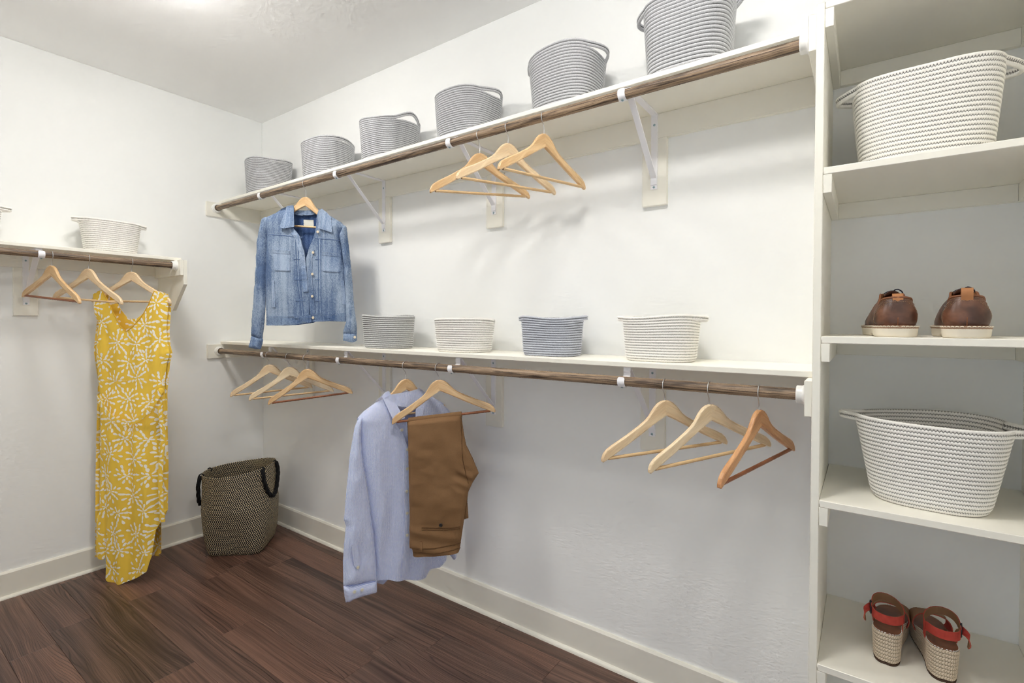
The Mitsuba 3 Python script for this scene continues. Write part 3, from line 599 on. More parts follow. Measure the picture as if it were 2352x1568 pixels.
def tri2d(poly, h):
    """points and triangles of a polygon, about h apart; the first points are its boundary"""
    B = []; edges = []
    for rg in [poly.exterior, *poly.interiors]:
        c = np.array(shapely.segmentize(rg, h*.8).coords)[:-1]
        if not sg.LinearRing(c).is_ccw: c = c[::-1]
        edges.append((len(np.vstack(B)) if B else 0, len(c))); B.append(c)
    B = np.vstack(B); x0, y0, x1, y1 = poly.bounds
    gx, gy = np.meshgrid(np.arange(x0, x1, h), np.arange(y0, y1, h*.87)); gx = gx + (np.arange(len(gy)) % 2)[:, None]*h/2
    g = np.c_[gx.ravel(), gy.ravel()]; g = g[shapely.contains_xy(poly.buffer(-h*.45), g[:, 0], g[:, 1])]
    P = np.vstack([B, g]); t = Delaunay(P).simplices; c = P[t].mean(1)
    t = t[shapely.contains_xy(poly, c[:, 0], c[:, 1])]
    a = P[t]; ar = (a[:, 1, 0]-a[:, 0, 0])*(a[:, 2, 1]-a[:, 0, 1]) - (a[:, 1, 1]-a[:, 0, 1])*(a[:, 2, 0]-a[:, 0, 0])
    t = t[np.abs(ar) > 1e-10]; ar = ar[np.abs(ar) > 1e-10]; t[ar < 0] = t[ar < 0][:, ::-1]
    return P, t, edges
def P_(pts): 
    p = sg.Polygon(pts)
    return p if p.is_valid else p.buffer(0)
def smooth_poly(pts, r=.006):
    p = P_(pts); p = p.buffer(r, join_style=1).buffer(-2*r, join_style=1).buffer(r, join_style=1)
    return max(p.geoms, key=lambda q: q.area) if hasattr(p, 'geoms') else p
def sheet(poly, fy, th=.0016, h=.009):
    """cloth: front surface at fy(u, z) (negative = towards the room), back th behind it"""
    P, t, edges = tri2d(poly, h); y = fy(P[:, 0], P[:, 1]); n = len(P)
    F0 = np.c_[P[:, 0], y, P[:, 1]]; F1 = np.c_[P[:, 0], y+th, P[:, 1]]
    V = [F0, F1]; F = [t, t[:, ::-1]+n]; uv = [P, P]; o = 2*n
    for s, c in edges:
        k = np.arange(s, s+c); V += [F0[k], F1[k]]; uv += [P[k], P[k]]; j = np.arange(c); j2 = (j+1) % c
        F += [np.stack([o+j, o+c+j, o+c+j2], 1), np.stack([o+j, o+c+j2, o+j2], 1)]; o += 2*c
    m = trimesh.Trimesh(np.vstack(V), np.vstack(F), process=False)
    return m, np.vstack(uv)
def pillow(poly, D, R, yc=0., fw=None, h=.009, open_ends=None, Db=None):
    """closed flat tube of cloth (a sleeve, a leg): both sides swell from the outline"""
    P, t, edges = tri2d(poly, h); ln = poly.exterior if open_ends is None else open_ends
    d = np.minimum(shapely.distance(ln, shapely.points(P))/R, 1); pr = np.sqrt(np.clip(1-(1-d)**2, 0, 1))
    w = fw(P[:, 0], P[:, 1]) if fw is not None else 0.
    nb = sum(c for s, c in edges); inn = np.ones(len(P)); 
    y0 = yc - D*pr + w*pr; y1 = yc + (D if Db is None else Db)*pr + w*pr*.3
    n = len(P); V = np.vstack([np.c_[P[:, 0], y0, P[:, 1]], np.c_[P[:, 0], y1, P[:, 1]]]); F = [t, t[:, ::-1]+n]
    for s, c in edges:
        j = np.arange(s, s+c); j2 = s+(np.arange(c)+1) % c
        F += [np.stack([j, j+n, j2+n], 1), np.stack([j, j2+n, j2], 1)]
    return trimesh.Trimesh(V, np.vstack(F), process=False), np.vstack([P, P])
def wr(f, amp, seed, fx=1., fz=1.):
    return lambda u, z: amp*(meshkit.fbm(np.stack([u*f*fx, z*f*fz, np.full_like(u, seed)], -1), 3, seed) - .5)*2
def swell(line, D, R):
    def g(u, z):
        d = np.minimum(shapely.distance(line, shapely.points(np.c_[u, z]))/R, 1); return D*np.sqrt(np.clip(1-(1-d)**2, 0, 1))
    return g
def band(pts, w): return sg.LineString(pts).buffer(w/2, cap_style=2, join_style=1)
def disc(c, y, r, t=.0022):
    m = lathe([(.0001, t), (r*.55, t*.75), (r*.8, t), (r, t*.5), (r, 0), (.0001, 0)], 14)
    M = np.eye(4); M[:3, 0], M[:3, 1], M[:3, 2], M[:3, 3] = (1, 0, 0), (0, 0, 1), (0, -1, 0), (c[0], y, c[1]); return mat(M, m)
def dashes(pts, fy, r=.0007, dash=.0042, gap=.0030):
    """stitching that stands just proud of the cloth"""
    l = sg.LineString(pts); L = l.length; out = []; s = 0
    while s < L:
        q = np.array([l.interpolate(min(s+k*dash/3, L)).coords[0] for k in range(4)]); y = fy(q[:, 0], q[:, 1]) - r*.6
        if np.linalg.norm(q[-1]-q[0]) > dash*.3: out.append(tube(np.c_[q[:, 0], y, q[:, 1]], r, 5))
        s += dash+gap
    return cat(out)
def ridge(pts, fy, r=.0016, n=None):
    l = sg.LineString(pts); n = n or max(4, int(l.length/.012)); q = np.array([l.interpolate(s, normalized=True).coords[0] for s in np.linspace(0, 1, n)])
    return tube(np.c_[q[:, 0], fy(q[:, 0], q[:, 1]), q[:, 1]], r, 6)
class Garment:
    def __init__(self, key, c, ang): self.k = key; self.M = rotz(math.radians(ang), c)
    def add(self, name, mu, mat_, label=None, smooth=True, **kw):
        m, uv = mu if isinstance(mu, tuple) else (mu, None)
        return part(self.k, name, mat(self.M, m), mat_, smooth=smooth, uv=uv, label=label, **kw)

# ------------------------------------------------ denim jacket
def denim(c0, c1):
    def fn(p, n, uv):
        sl = fbm(uv.x*620, uv.y*210, 1., 2); st = fbm(uv.x*85, uv.y*5, 5., 3); fd = fbm(uv.x*9, uv.y*7, 9., 3); tw = noise((uv.x+uv.y)*900, uv.y*300, 2.)
        return mix(c0, c1, dr.clip(smoothstep(.28, .74, st*.32+fd*.44+.24*sl)*.86 + .30*(sl-.5) + .16*(tw-.5), 0, 1))
    return fn
bsdf('mat_denim', denim((.085, .135, .25), (.35, .43, .545)), .85, .15, lambda p, n, uv: noise((uv.x+uv.y)*800, (uv.x-uv.y)*260, 0.), .0005, eps=8e-4)
bsdf('mat_denim_mid', denim((.050, .092, .20), (.24, .32, .45)), .85, .15)
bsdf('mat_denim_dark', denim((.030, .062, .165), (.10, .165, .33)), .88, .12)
bsdf('mat_denim_light', denim((.125, .19, .33), (.385, .47, .60)), .85, .15)
bsdf('mat_thread', (.36, .43, .54), .8)
bsdf('mat_thread_dark', (.085, .14, .27), .85)
bsdf('mat_button', (.68, .60, .47), .35, .5)
bsdf('mat_label', (.66, .66, .60), .8)
g = Garment(thing('denim_jacket', 'faded blue denim jacket with chest pockets hanging under the upper shelf', 'jacket'), (1.017, R1Y, R1Z-.071), 32)
J_BODY = [(u, z+.009*(u > .1 and z > -.18)) for u, z in J_BODY]; J_FR = [(u, z+.009*(u > .1 and z > -.18)) for u, z in J_FR]
JB = smooth_poly(J_BODY, .005)
jside = sg.LineString([J_NECK[0]]+J_BODY[1:7]); jside2 = sg.LineString(J_BODY[12:]+[J_NECK[-1]]); jl = sg.MultiLineString([jside, jside2])
sw = swell(jl, .030, .055); jw = wr(16, .0045, 3, 1.6, .7); jw2 = wr(60, .0012, 5)
jf = lambda u, z: -sw(u, z) - jw(u, z) - jw2(u, z)
jfr = lambda u, z: jf(u, z) + .003
jback = P_([(u, z-.010*(z > -.14)) for u, z in J_BODY[1:20]] + [(u, z-.008) for u, z in J_NECK[::-1]])
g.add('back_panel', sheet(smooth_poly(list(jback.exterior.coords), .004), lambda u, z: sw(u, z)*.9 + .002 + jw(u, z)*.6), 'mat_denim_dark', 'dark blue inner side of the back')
g.add('front_panel', sheet(smooth_poly(J_FL, .003), jf, h=.007), 'mat_denim'); g.add('front_panel', sheet(smooth_poly(J_FR, .003), jfr, h=.007), 'mat_denim')
slw = wr(22, .008, 8, 1.4, 1.0)
for pts, cuff in ((J_SL, J_CUL), (J_SR, J_CUR)):
    g.add('sleeve', pillow(smooth_poly([(u, z+(.010 if u > 0 else .002)*(z > -.20)) for u, z in pts], .004).buffer(.0035), .026, .030, -.004, slw, h=.007), 'mat_denim')
    g.add('cuff', pillow(smooth_poly(cuff, .003), .024, .022, -.004, wr(45, .006, 9), h=.006), 'mat_denim_light')
g.add('collar', sheet(smooth_poly(J_COL, .004), lambda u, z: -.016 - .030*np.clip((-.06-z)/.11, 0, 1) - .006*np.sin((u+.12)*40), .004, h=.006), 'mat_denim_light')
g.add('collar', sheet(smooth_poly(J_COR, .004), lambda u, z: -.014 - .030*np.clip((-.065-z)/.12, 0, 1) - .006*np.sin((u-.05)*40+1), .004, h=.006), 'mat_denim_light')
g.add('collar', sheet(P_(J_NECK + [(u*.98, z-.026) for u, z in J_NECK[::-1]]), lambda u, z: .012 + 0*u, .003, h=.006), 'mat_denim')
wbL, wbR = smooth_poly(J_WBL, .003), smooth_poly(J_WBR, .003)
ww = wr(30, .004, 12, 1., 3.)
g.add('waistband', sheet(wbL, lambda u, z: jf(u, z) - .0055 - ww(u, z), .004, h=.006), 'mat_denim_mid'); g.add('waistband', sheet(wbR, lambda u, z: jfr(u, z) - .0055 - ww(u, z), .004, h=.006), 'mat_denim_mid')
for pts, ff in ((J_PKL, jf), (J_PKR, jfr)):
    po = smooth_poly(pts, .004); g.add('chest_pocket', sheet(po, lambda u, z, ff=ff: ff(u, z) - .0042, .003, h=.007), 'mat_denim_light')
    top = sorted(pts, key=lambda q: -q[1])[:2]; top = sorted(top)
    hem = P_([top[0], top[1], (top[1][0], top[1][1]-.020), (top[0][0], top[0][1]-.020)]); g.add('pocket_hem', sheet(hem, lambda u, z, ff=ff: ff(u, z) - .0062, .002, h=.007), 'mat_denim')
for pts, ff in ((J_WL, jf), (J_WR, jfr)): g.add('side_pocket_welt', sheet(P_(pts), lambda u, z, ff=ff: ff(u, z) - .005, .003, h=.007), 'mat_denim_light')
# front placket strips and pleats
plL = [(u, z) for u, z in J_FL[10:17]][1:6]; plR = [(u, z) for u, z in J_FR[10:16]][0:6]
g.add('placket', sheet(sg.LineString([(u-.014, z) for u, z in plL]).buffer(.0135, cap_style=2), lambda u, z: jf(u, z) - .004 - wr(70, .004, 21, .6, 1.4)(u, z), .003, h=.006), 'mat_denim_light')
g.add('placket', sheet(sg.LineString([(u+.018, z) for u, z in plR if z < -.24]).buffer(.0135, cap_style=2), lambda u, z: jfr(u, z) - .003, .003, h=.007), 'mat_denim')
seam_d = [ridge(J_YOKE, lambda u, z: jf(u, z)-.0005), ridge(J_YOKER, lambda u, z: jfr(u, z)-.0005)] + [ridge(x, lambda u, z: jf(u, z)-.0003, .0018) for x in (J_P1, J_P2)] + [ridge(J_P3, lambda u, z: jfr(u, z)-.0003, .0018), ridge([(u+.012, z) for u, z in J_P3], lambda u, z: jfr(u, z)-.0003, .0015)]
for zz in (-.33, -.435, -.545): seam_d += [ridge([(-.052+(-.33-zz)*.05, zz), (-.018+(-.33-zz)*.12, zz+.001)], lambda u, z: jf(u, z)-.001, .0018), ridge([(.062, zz), (.085, zz)], lambda u, z: jfr(u, z)-.001, .0018)]
g.add('seam', cat(seam_d), 'mat_thread_dark', 'dark blue raised seams and pleat edges', kind='stuff')
st = []
for pts, ff in ((J_PKL, jf), (J_PKR, jfr)):
    ins = np.array(sg.Polygon(pts).buffer(-.0045).exterior.coords); st.append(dashes(ins, lambda u, z, ff=ff: ff(u, z) - .0068))
st += [dashes([(u, z+.006) for u, z in J_YOKE], jf), dashes([(u, z+.006) for u, z in J_YOKER], jfr)]
for pts in (J_COL, J_COR):
    sgn = 1 if pts is J_COL else -1; ins = np.array(sg.Polygon(pts).buffer(-.007).exterior.coords)
    st.append(dashes(ins, (lambda u, z: -.016 - .030*np.clip((-.06-z)/.11, 0, 1) - .006*np.sin((u+.12)*40) - .0006) if sgn > 0 else (lambda u, z: -.014 - .030*np.clip((-.065-z)/.12, 0, 1) - .006*np.sin((u-.05)*40+1) - .0006)))
for wb, ff in ((wbL, jf), (wbR, jfr)): st.append(dashes(np.array(wb.buffer(-.005).exterior.coords), lambda u, z, ff=ff: ff(u, z) - .0062 - ww(u, z)))
st += [dashes(sg.LineString([(u+.006, z) for u, z in J_WL[:1]+J_WL[-1:]]).coords, lambda u, z: jf(u, z)-.006), dashes([(u, z) for u, z in J_WR[1:3]], lambda u, z: jfr(u, z)-.006)]
g.add('stitching', cat(st), 'mat_thread', 'pale topstitching', kind='stuff')
for i, b_ in enumerate(J_BT):
    yb = float(jfr(np.array([b_[0]]), np.array([b_[1]]))[0]) - .0075 if i != 5 else -.031
    g.add('button', disc(b_, yb, .0072), 'mat_button', smooth=40)
g.add('neck_label', sheet(P_(J_LBL), lambda u, z: sw(u, z)*.9 - .002 + 0*u, .001, h=.008), 'mat_label', 'off-white woven label')
g.add('hanging_loop', tube([(J_LOOP[0][0], .012, J_LOOP[0][1]), (-.004, .004, J_LOOP[0][1]-.006), (.02, .004, J_LOOP[0][1]-.005), (J_LOOP[1][0], .012, J_LOOP[1][1])], .0026, 6), 'mat_denim_light')

# ------------------------------------------------ striped shirt
def stripes(ax):
    def fn(p, n, uv):
        x = (uv.x if ax == 0 else uv.y)*370; s = dr.abs(x-dr.floor(x)-.5)*2; k = smoothstep(.38, .56, s)
        return mix((.80, .82, .90), (.335, .405, .70), k)*(.95+.1*noise(uv.x*600, uv.y*600, 0.))
    return fn
bsdf('mat_shirt', stripes(0), .8, .2); bsdf('mat_shirt_cross', stripes(1), .8, .2)
bsdf('mat_shirt_button', (.72, .69, .55), .35, .5)
g = Garment(thing('dress_shirt', 'blue and white striped long-sleeved shirt under the lower rod, partly behind the brown trousers', 'shirt'), (1.759, R2Y, R2Z-.062), 68)
S_BODY = [(u, z+.007*(z > -.18)) for u, z in S_BODY]
SB = smooth_poly(S_BODY, .006); op = P_(S_OPEN)
sside = sg.MultiLineString([S_BODY[1:10], S_BODY[17:26]])
ssw = swell(sside, .034, .07)
def s_fold(u, z): return .010*np.sin(u*55 + 4*np.sin(z*3.1))*np.clip((-.25-z)/.4, 0, 1) + wr(9, .010, 31, 1.6, .5)(u, z) + wr(34, .0022, 32, 1., .7)(u, z)
sf = lambda u, z: -ssw(u, z) - s_fold(u, z)*np.clip(ssw(u, z)/.02, 0, 1)
front = SB.difference(op.buffer(.001)); front = max(front.geoms, key=lambda q: q.area) if hasattr(front, 'geoms') else front
g.add('front', sheet(front, sf, .0012, h=.008), 'mat_shirt')
bk = SB.union(smooth_poly(S_TAIL, .008)).difference(P_([(-.075, -.04), (.065, -.04), (.055, -.078), (0, -.098), (-.06, -.088)])); bk = max(bk.geoms, key=lambda q: q.area) if hasattr(bk, 'geoms') else bk
g.add('back', sheet(bk, lambda u, z: ssw(u, z)*.7 + .002 - s_fold(u, z)*.5, .0012, h=.010), 'mat_shirt')
shw = wr(14, .012, 41, 1.5, .8)
g.add('sleeve', pillow(smooth_poly(S_SL, .006), .026, .045, -.016, shw, h=.008), 'mat_shirt'); g.add('sleeve', pillow(smooth_poly(S_SR, .004), .022, .035, .012, shw, h=.009), 'mat_shirt')
g.add('cuff', pillow(P_(S_CUL), .024, .022, -.020, None, h=.008), 'mat_shirt_cross'); g.add('cuff', pillow(P_(S_CUR), .018, .016, .012, None, h=.008), 'mat_shirt_cross')
def turned(mu, a): m, uv = mu; c, s_ = math.cos(a), math.sin(a); return m, np.c_[uv[:, 0]*c+uv[:, 1]*s_, uv[:, 1]*c-uv[:, 0]*s_]
g.add('collar', turned(sheet(smooth_poly(S_COL, .003), lambda u, z: -.020 - .036*np.clip((-.055-z)/.11, 0, 1), .004, h=.006), .65), 'mat_shirt')
g.add('collar', turned(sheet(smooth_poly(S_COR, .003), lambda u, z: -.016 - .034*np.clip((-.05-z)/.11, 0, 1), .004, h=.006), -.4), 'mat_shirt')
g.add('collar_stand', sheet(P_([S_STAND[0], S_STAND[1], S_STAND[2], S_STAND[3], S_STAND[4], (.045, -.10), (0., -.112), (-.05, -.105)]), lambda u, z: .012 + 0*u, .003, h=.007), 'mat_shirt')
g.add('placket', sheet(P_(S_PLK), lambda u, z: sf(u, z) - .0028, .002, h=.007), 'mat_shirt')
g.add('sleeve_placket', sheet(P_(S_SLP), lambda u, z: -.046 + 0*u, .003, h=.008), 'mat_shirt')
for i, b_ in enumerate(S_BT):
    yb = float(sf(np.array([b_[0]]), np.array([b_[1]]))[0]) - .006 if i < 6 else -.048
    g.add('button', disc(b_, yb, .0066), 'mat_shirt_button', smooth=40)

# ------------------------------------------------ folded trousers
bsdf('mat_trousers', lambda p, n, uv: mix((.165, .089, .041), (.245, .140, .070), fbm(uv.x*14, uv.y*11, 2., 3))*(.9+.2*noise((uv.x+uv.y)*900, (uv.x-uv.y)*500, 0.)), .85, .15, lambda p, n, uv: noise((uv.x+uv.y)*700, (uv.x-uv.y)*300, 0.), .0004, eps=8e-4)
bsdf('mat_trousers_dark', (.10, .048, .017), .9); bsdf('mat_dark_button', (.012, .010, .010), .3, .5)
g = Garment(thing('folded_trousers', 'brown chino trousers folded over a hanger bar, in front of the striped shirt', 'trousers'), (1.957, R2Y, R2Z-.052), 30.9)
PF = smooth_poly(P_F, .004); PBk = smooth_poly(P_B, .004)
zbar = lambda u: -.1545 - .1335*u*-1.0*0 + np.interp(u, [-.223, -.132, .099, .22], [-.187, -.174, -.144, -.129])
pw = lambda u, z: wr(8, .008, 51, .7, 1.3)(u, z) + wr(26, .0022, 52, .8, 1.2)(u, z) + .006*np.sin((z+.5*u)*130)*np.exp(-((u-.11)/.035)**2-((z+.405)/.05)**2) + .0035*np.sin((z*95+u*14))*np.clip((-.58-z)/.06, 0, 1) + .003*np.sin(z*60+u*40)*np.exp(-((u-.10)/.05)**2-((z+.40)/.07)**2)
tl = sg.LineString([P_F[i] for i in list(range(3, 14))] ); tl2 = sg.LineString([P_F[i] for i in (15, 16, 17, 18, 19, 20, 0)])
psw = swell(sg.MultiLineString([tl, tl2]), .016, .03)
ytop = lambda u, z: np.clip((z - (np.interp(u, [-.126, .1], [-.171, -.141]) - .02))/.02, 0, 1)
pf = lambda u, z: -.010 - psw(u, z)*(1-.9*ytop(u, z)**2) + .010*ytop(u, z)**2 - pw(u, z)
m1, u1 = sheet(PF, pf, .002, h=.007)
m2, u2 = sheet(PF, lambda u, z: pf(u, z)*.15 - .004, .002, h=.010)
g.add('front_leg', (cat([m1, m2]), np.vstack([u1, u2])), 'mat_trousers')
g.add('rear_leg', pillow(PBk, .004, .02, .014, None, h=.009, Db=.012), 'mat_trousers')
top = [( -.126, -.171), (.088, -.141)]
fold = tube([(u, .002, np.interp(u, [-.126, .1], [-.1735, -.1435])) for u in np.linspace(-.127, .098, 12)], .0125, 14)
fold.vertices[:, 2] = np.where(False, 0, fold.vertices[:, 2]); g.add('fold', fold, 'mat_trousers')
g.add('pocket_welt', cat([ridge(P_WELT, lambda u, z: pf(u, z)-.001, .0022), ridge([(u, z-.008) for u, z in P_WELT], lambda u, z: pf(u, z)-.001, .0016)]), 'mat_trousers_dark', 'dark welt pocket slit', kind='stuff')
g.add('seam', cat([ridge(P_SEAM, lambda u, z: pf(u, z)-.0005, .0014), ridge(P_HEM, lambda u, z: pf(u, z)-.001, .002), ridge([(u, z-.02) for u, z in P_HEM], lambda u, z: pf(u, z)-.001, .0016)]), 'mat_trousers_dark', kind='stuff')
g.add('belt_loop', sheet(band(P_LOOPS, .011), lambda u, z: pf(u, z)-.004, .003, h=.006), 'mat_trousers')
g.add('pocket_button', disc(P_BTN[0], float(pf(np.array([P_BTN[0][0]]), np.array([P_BTN[0][1]]))[0])-.003, .0075), 'mat_dark_button', 'dark pocket button', smooth=40)

# ------------------------------------------------ yellow dress
FL = .122
def petals(p, n, uv):
    x, y = uv.x + 3., uv.y + 5.; on = mi.Float(0)
    row = dr.floor(y/(FL*.80))
    for a in (-1, 0, 1):
        for b_ in (-1, 0, 1):
            j = row + b_; sh = .5*(j - 2*dr.floor(j/2)); i = dr.floor(x/FL - sh) + a
            cx = (i + sh + .5 + .30*(cell_rand(i, j, 1)-.5))*FL; cy = (j + .5 + .30*(cell_rand(i, j, 2)-.5))*FL*.80
            dx, dy = x-cx, y-cy; r = dr.sqrt(dx*dx+dy*dy); th = dr.atan2(dy, dx)/6.2832 + cell_rand(i, j, 3)
            for k, (rk, nk, ln, wd) in enumerate(((.0110, 5, .0088, .0037), (.0300, 8, .0110, .0050), (.0500, 11, .0112, .0050))):
                q = th*nk + k*.37; s = dr.floor(q); h = cell_rand(i*13+s, j*7+k, 4 + k)
                pa = (q - s - .5 - .22*(h-.5))/nk*6.2832*r; pr = r - rk - .006*(cell_rand(i*5+s, j*3+k, 9)-.5)
                w = wd*(1 - .45*dr.clip(pr/ln*-1, -1, 1)*-1*-1)          # blunt outer end, pointed inner end
                e = dr.square(pr/ln) + dr.square(pa/dr.maximum(w, 1e-4))
                hit = dr.select((e < 1) & (h > (.03, .06, .20)[k]), 1., 0.); on = dr.maximum(on, hit)
    c = mi.Color3f(.80, .545, .07)*(.93 + .14*fbm(uv.x*9, uv.y*5, 2., 2))
    return mix(c, (.86, .83, .74), on)
bsdf('mat_dress', petals, .7, .25)
bsdf('mat_dress_thread', (.62, .36, .03), .8)
g = Garment(thing('floral_dress', 'long sleeveless yellow dress with white petal print hanging on the left wall rod', 'dress'), (R3X, -.849, R3Z-.051), 30.2)
D_FR = [(u, z+.014*(z > -.15)) for u, z in D_FR]; D_BK = [(u, z+.014*(z > -.15)) for u, z in D_BK]
DFp = smooth_poly(D_FR, .006); 
dside = sg.MultiLineString([D_FR[12:23], D_FR[34:48]])
dsw = swell(dside, .034, .06)
fl = lambda z: np.interp(z, [q[1] for q in D_FOLDL][::-1], [q[0] for q in D_FOLDL][::-1]); fr_ = lambda z: np.interp(z, [q[1] for q in D_FOLDR][::-1], [q[0] for q in D_FOLDR][::-1])
def d_fold(u, z):
    k = np.clip((-.60-z)/.25, 0, 1); a, b_ = u-fl(z), fr_(z)-u
    ctr = 1/(1+np.exp(-a/.006))*1/(1+np.exp(-b_/.006))
    out = .036*ctr*k
    out += k*.008*np.sin(u*46+2.2*z) + .004*k*np.sin(u*90-3*z)
    up = np.clip((z+.62)/.1, 0, 1)
    return out + up*(.004*np.sin(u*60+z*4) - .010*np.exp(-((u+.125)/.018)**2) - .008*np.exp(-((u-.165)/.016)**2))*np.clip((-.25-z)/.1, 0, 1)
df = lambda u, z: -dsw(u, z)*.8 - d_fold(u, z) + .014*np.clip((-.60-z)/.25, 0, 1) - wr(11, .005, 61, 1.4, .5)(u, z)
g.add('front', sheet(DFp, df, .0012, h=.008), 'mat_dress')
DBp = smooth_poly(D_BK, .006); dbs = swell(sg.MultiLineString([D_BK[8:18], D_BK[20:26]]), .03, .06)
bx = lambda u, z: dbs(u, z)*.8 + .004 - .006*np.sin(u*50)*np.clip((-.6-z)/.2, 0, 1)
g.add('back', sheet(DBp.union(DFp.intersection(sg.box(-.3, -1.49, .3, -.16))).buffer(.0005), bx, .0012, h=.010), 'mat_dress')
trim = [D_FR[i] for i in range(2, 11)]
g.add('neckline_binding', ridge(trim, lambda u, z: df(u, z)-.0005, .0022, 40), 'mat_dress_thread')
g.add('waist_seam', dashes(D_WAIST, lambda u, z: df(u, z)-.0002, .0009, .006, .003), 'mat_dress', kind='stuff')
ss = spline(np.array(D_SASH), 40); g.add('sash', sheet(band(ss, .023), lambda u, z: -.062 - .010*np.cos((u-.03)*8), .003, h=.006), 'mat_dress')
ts = spline(np.array(D_TAIL), 40); g.add('sash', sheet(band(ts, .024), lambda u, z: -.054 - .004*np.sin(z*9), .003, h=.007), 'mat_dress')
kn = trimesh.creation.icosphere(3, 1.); kn.vertices = kn.vertices*[.013, .011, .016]*(1+.15*np.sin(kn.vertices[:, :1]*7+kn.vertices[:, 2:]*5)) + [.205, -.055, -.612]
g.add('sash_knot', (kn, np.c_[kn.vertices[:, 0], kn.vertices[:, 2]]), 'mat_dress')
# ---------------------------------------------------------------- woven hamper on the floor
def herring(p, n, uv):
    # cream strips on black, turning from standing zigzags near the rim into lying herringbone below
    x, y = uv.x/.0102, uv.y/.0112
    hz = smoothstep(.46, .56, uv.y + .16*dr.sin(uv.x*4.6+1.))
    ty = dr.abs(y*.5 - dr.floor(y*.5) - .5)*2
    a = x + ty*.95; zig = dr.abs(a - dr.floor(a) - .5)*2
    row = dr.floor(y*.82); sg_ = 1 - 2*(row - 2*dr.floor(row/2)); fy = y*.82 - row
    b_ = x*1.0 + (fy-.5)*1.05*sg_; lay = dr.abs(b_ - dr.floor(b_) - .5)*2
    k1 = smoothstep(.56, .66, zig); k2 = smoothstep(.54, .64, lay)*smoothstep(.0, .12, fy)*smoothstep(1., .88, fy)
    k = dr.lerp(k2, k1, hz)
    strand = .78 + .4*noise(uv.x*420, uv.y*420, 0.)
    return mix((.006, .006, .007), mi.Color3f(.60, .49, .32)*strand, k)
bsdf('mat_weave', herring, .55, .35, lambda p, n, uv: fbm(uv.x*260, uv.y*260, 0., 2), .0012, eps=8e-4)
bsdf('mat_black_rope', (.006, .006, .007), .75, .25)
k = thing('woven_hamper', 'black and cream herringbone woven basket with black handles standing on the floor in the corner', 'basket')
HC = np.array([.352, -.312]); HR = .197; HB = .143; NT, NZ = 120, 40
th = np.linspace(0, 2*np.pi, NT+1); a0 = math.radians(42.4)
def hamper_pt(th, t, ins=0.):
    n = 2.05 + 5.5*max(0., 1-t)**3.2
    c, s = np.cos(th-a0), np.sin(th-a0); r = (np.abs(c)**n+np.abs(s)**n)**(-1/n)
    base = HB + (HR-HB)*np.clip(t/.55, 0, 1)**.7*(1 + .035*np.sin(np.pi*t)) ; rad = base*r*(1 + .012*np.sin(3*th+1.3)) - ins
    rx, ry = _r[0], _r[1]
    x, y = rad*np.cos(th), rad*np.sin(th)
    z = t*(.472 + .105*(x*rx + y*ry)*t + .006*np.sin(2*th))
    return np.stack(np.broadcast_arrays(HC[0]+x - .016*t*rx, HC[1]+y - .016*t*ry, z + 0*x), -1)
V, U = [], []
ts = np.r_[np.linspace(.0, 1, NZ), 1.006, np.linspace(.995, .02, NZ)]; ins = np.r_[np.zeros(NZ), .0025, np.full(NZ, .006)]
al = th*(HR+HB)/2*1.05
for t, i_ in zip(ts, ins): V.append(hamper_pt(th, t, i_)); U.append(np.c_[al, np.full(NT+1, t*.47)])
V, U = np.vstack(V), np.vstack(U); w = NT+1; i, j = np.meshgrid(np.arange(len(ts)-1), np.arange(NT), indexing='ij')
q = np.stack([i*w+j, i*w+j+1, (i+1)*w+j+1, (i+1)*w+j], -1).reshape(-1, 4); F = np.vstack([q[:, [0, 1, 2]], q[:, [0, 2, 3]]])
e = len(ts)*w; V = np.vstack([V, [[HC[0], HC[1], .004], [HC[0], HC[1], .012]]]); U = np.vstack([U, [[0, 0], [0, 0]]]); jj = np.arange(NT)
F = np.vstack([F, np.stack([jj+1, jj, jj*0+e], 1), np.stack([(len(ts)-1)*w+jj, (len(ts)-1)*w+jj+1, jj*0+e+1], 1)])
V[:, 2] = np.maximum(V[:, 2], .001)
part(k, 'body', trimesh.Trimesh(V, F, process=False), 'mat_weave', smooth=True, uv=U)
yawr = math.atan2(_r[1], _r[0])
def braid(P, r, n=90):
    p = spline(P, n); ms = []
    s = np.linspace(0, 1, n)*22
    t = np.gradient(p, axis=0); t /= np.linalg.norm(t, axis=1, keepdims=True); a = np.cross(t, [0.3, .2, .93]); a /= np.linalg.norm(a, axis=1, keepdims=True); b_ = np.cross(t, a)
    for ph in (0, 2.094, 4.189): ms.append(tube(p + r*.55*(np.cos(s+ph)[:, None]*a + np.sin(s+ph)[:, None]*b_), r*.62, 7))
    return cat(ms)
for sgn, deg in ((1, -8), (-1, 14)):
    c = yawr + (0 if sgn > 0 else math.pi) + math.radians(deg)
    pts = []
    for d, dz, o in ((-.33, -.005, .004), (-.35, -.03, .012), (-.27, -.12, .016), (-.12, -.175, .016), (0, -.190, .016), (.12, -.175, .016), (.27, -.12, .016), (.35, -.03, .012), (.33, -.005, .004)):
        q = hamper_pt(np.array([c+d]), 1.0, -o)[0]; pts.append(q + [0, 0, dz])
    part(k, 'handle', braid(pts, .0100), 'mat_black_rope', smooth=True)
    for d in (-.33, .33): 
        q = hamper_pt(np.array([c+d]), 1., 0)[0]; rg = tube([q + .011*np.array([math.cos(c)*math.cos(a_), math.sin(c)*math.cos(a_), math.sin(a_)]) + [0, 0, -.006] for a_ in np.linspace(0, 2*np.pi, 14)[:-1]], .0032, 6, closed=True)
        part(k, 'handle_loop', rg, 'mat_black_rope', smooth=True)

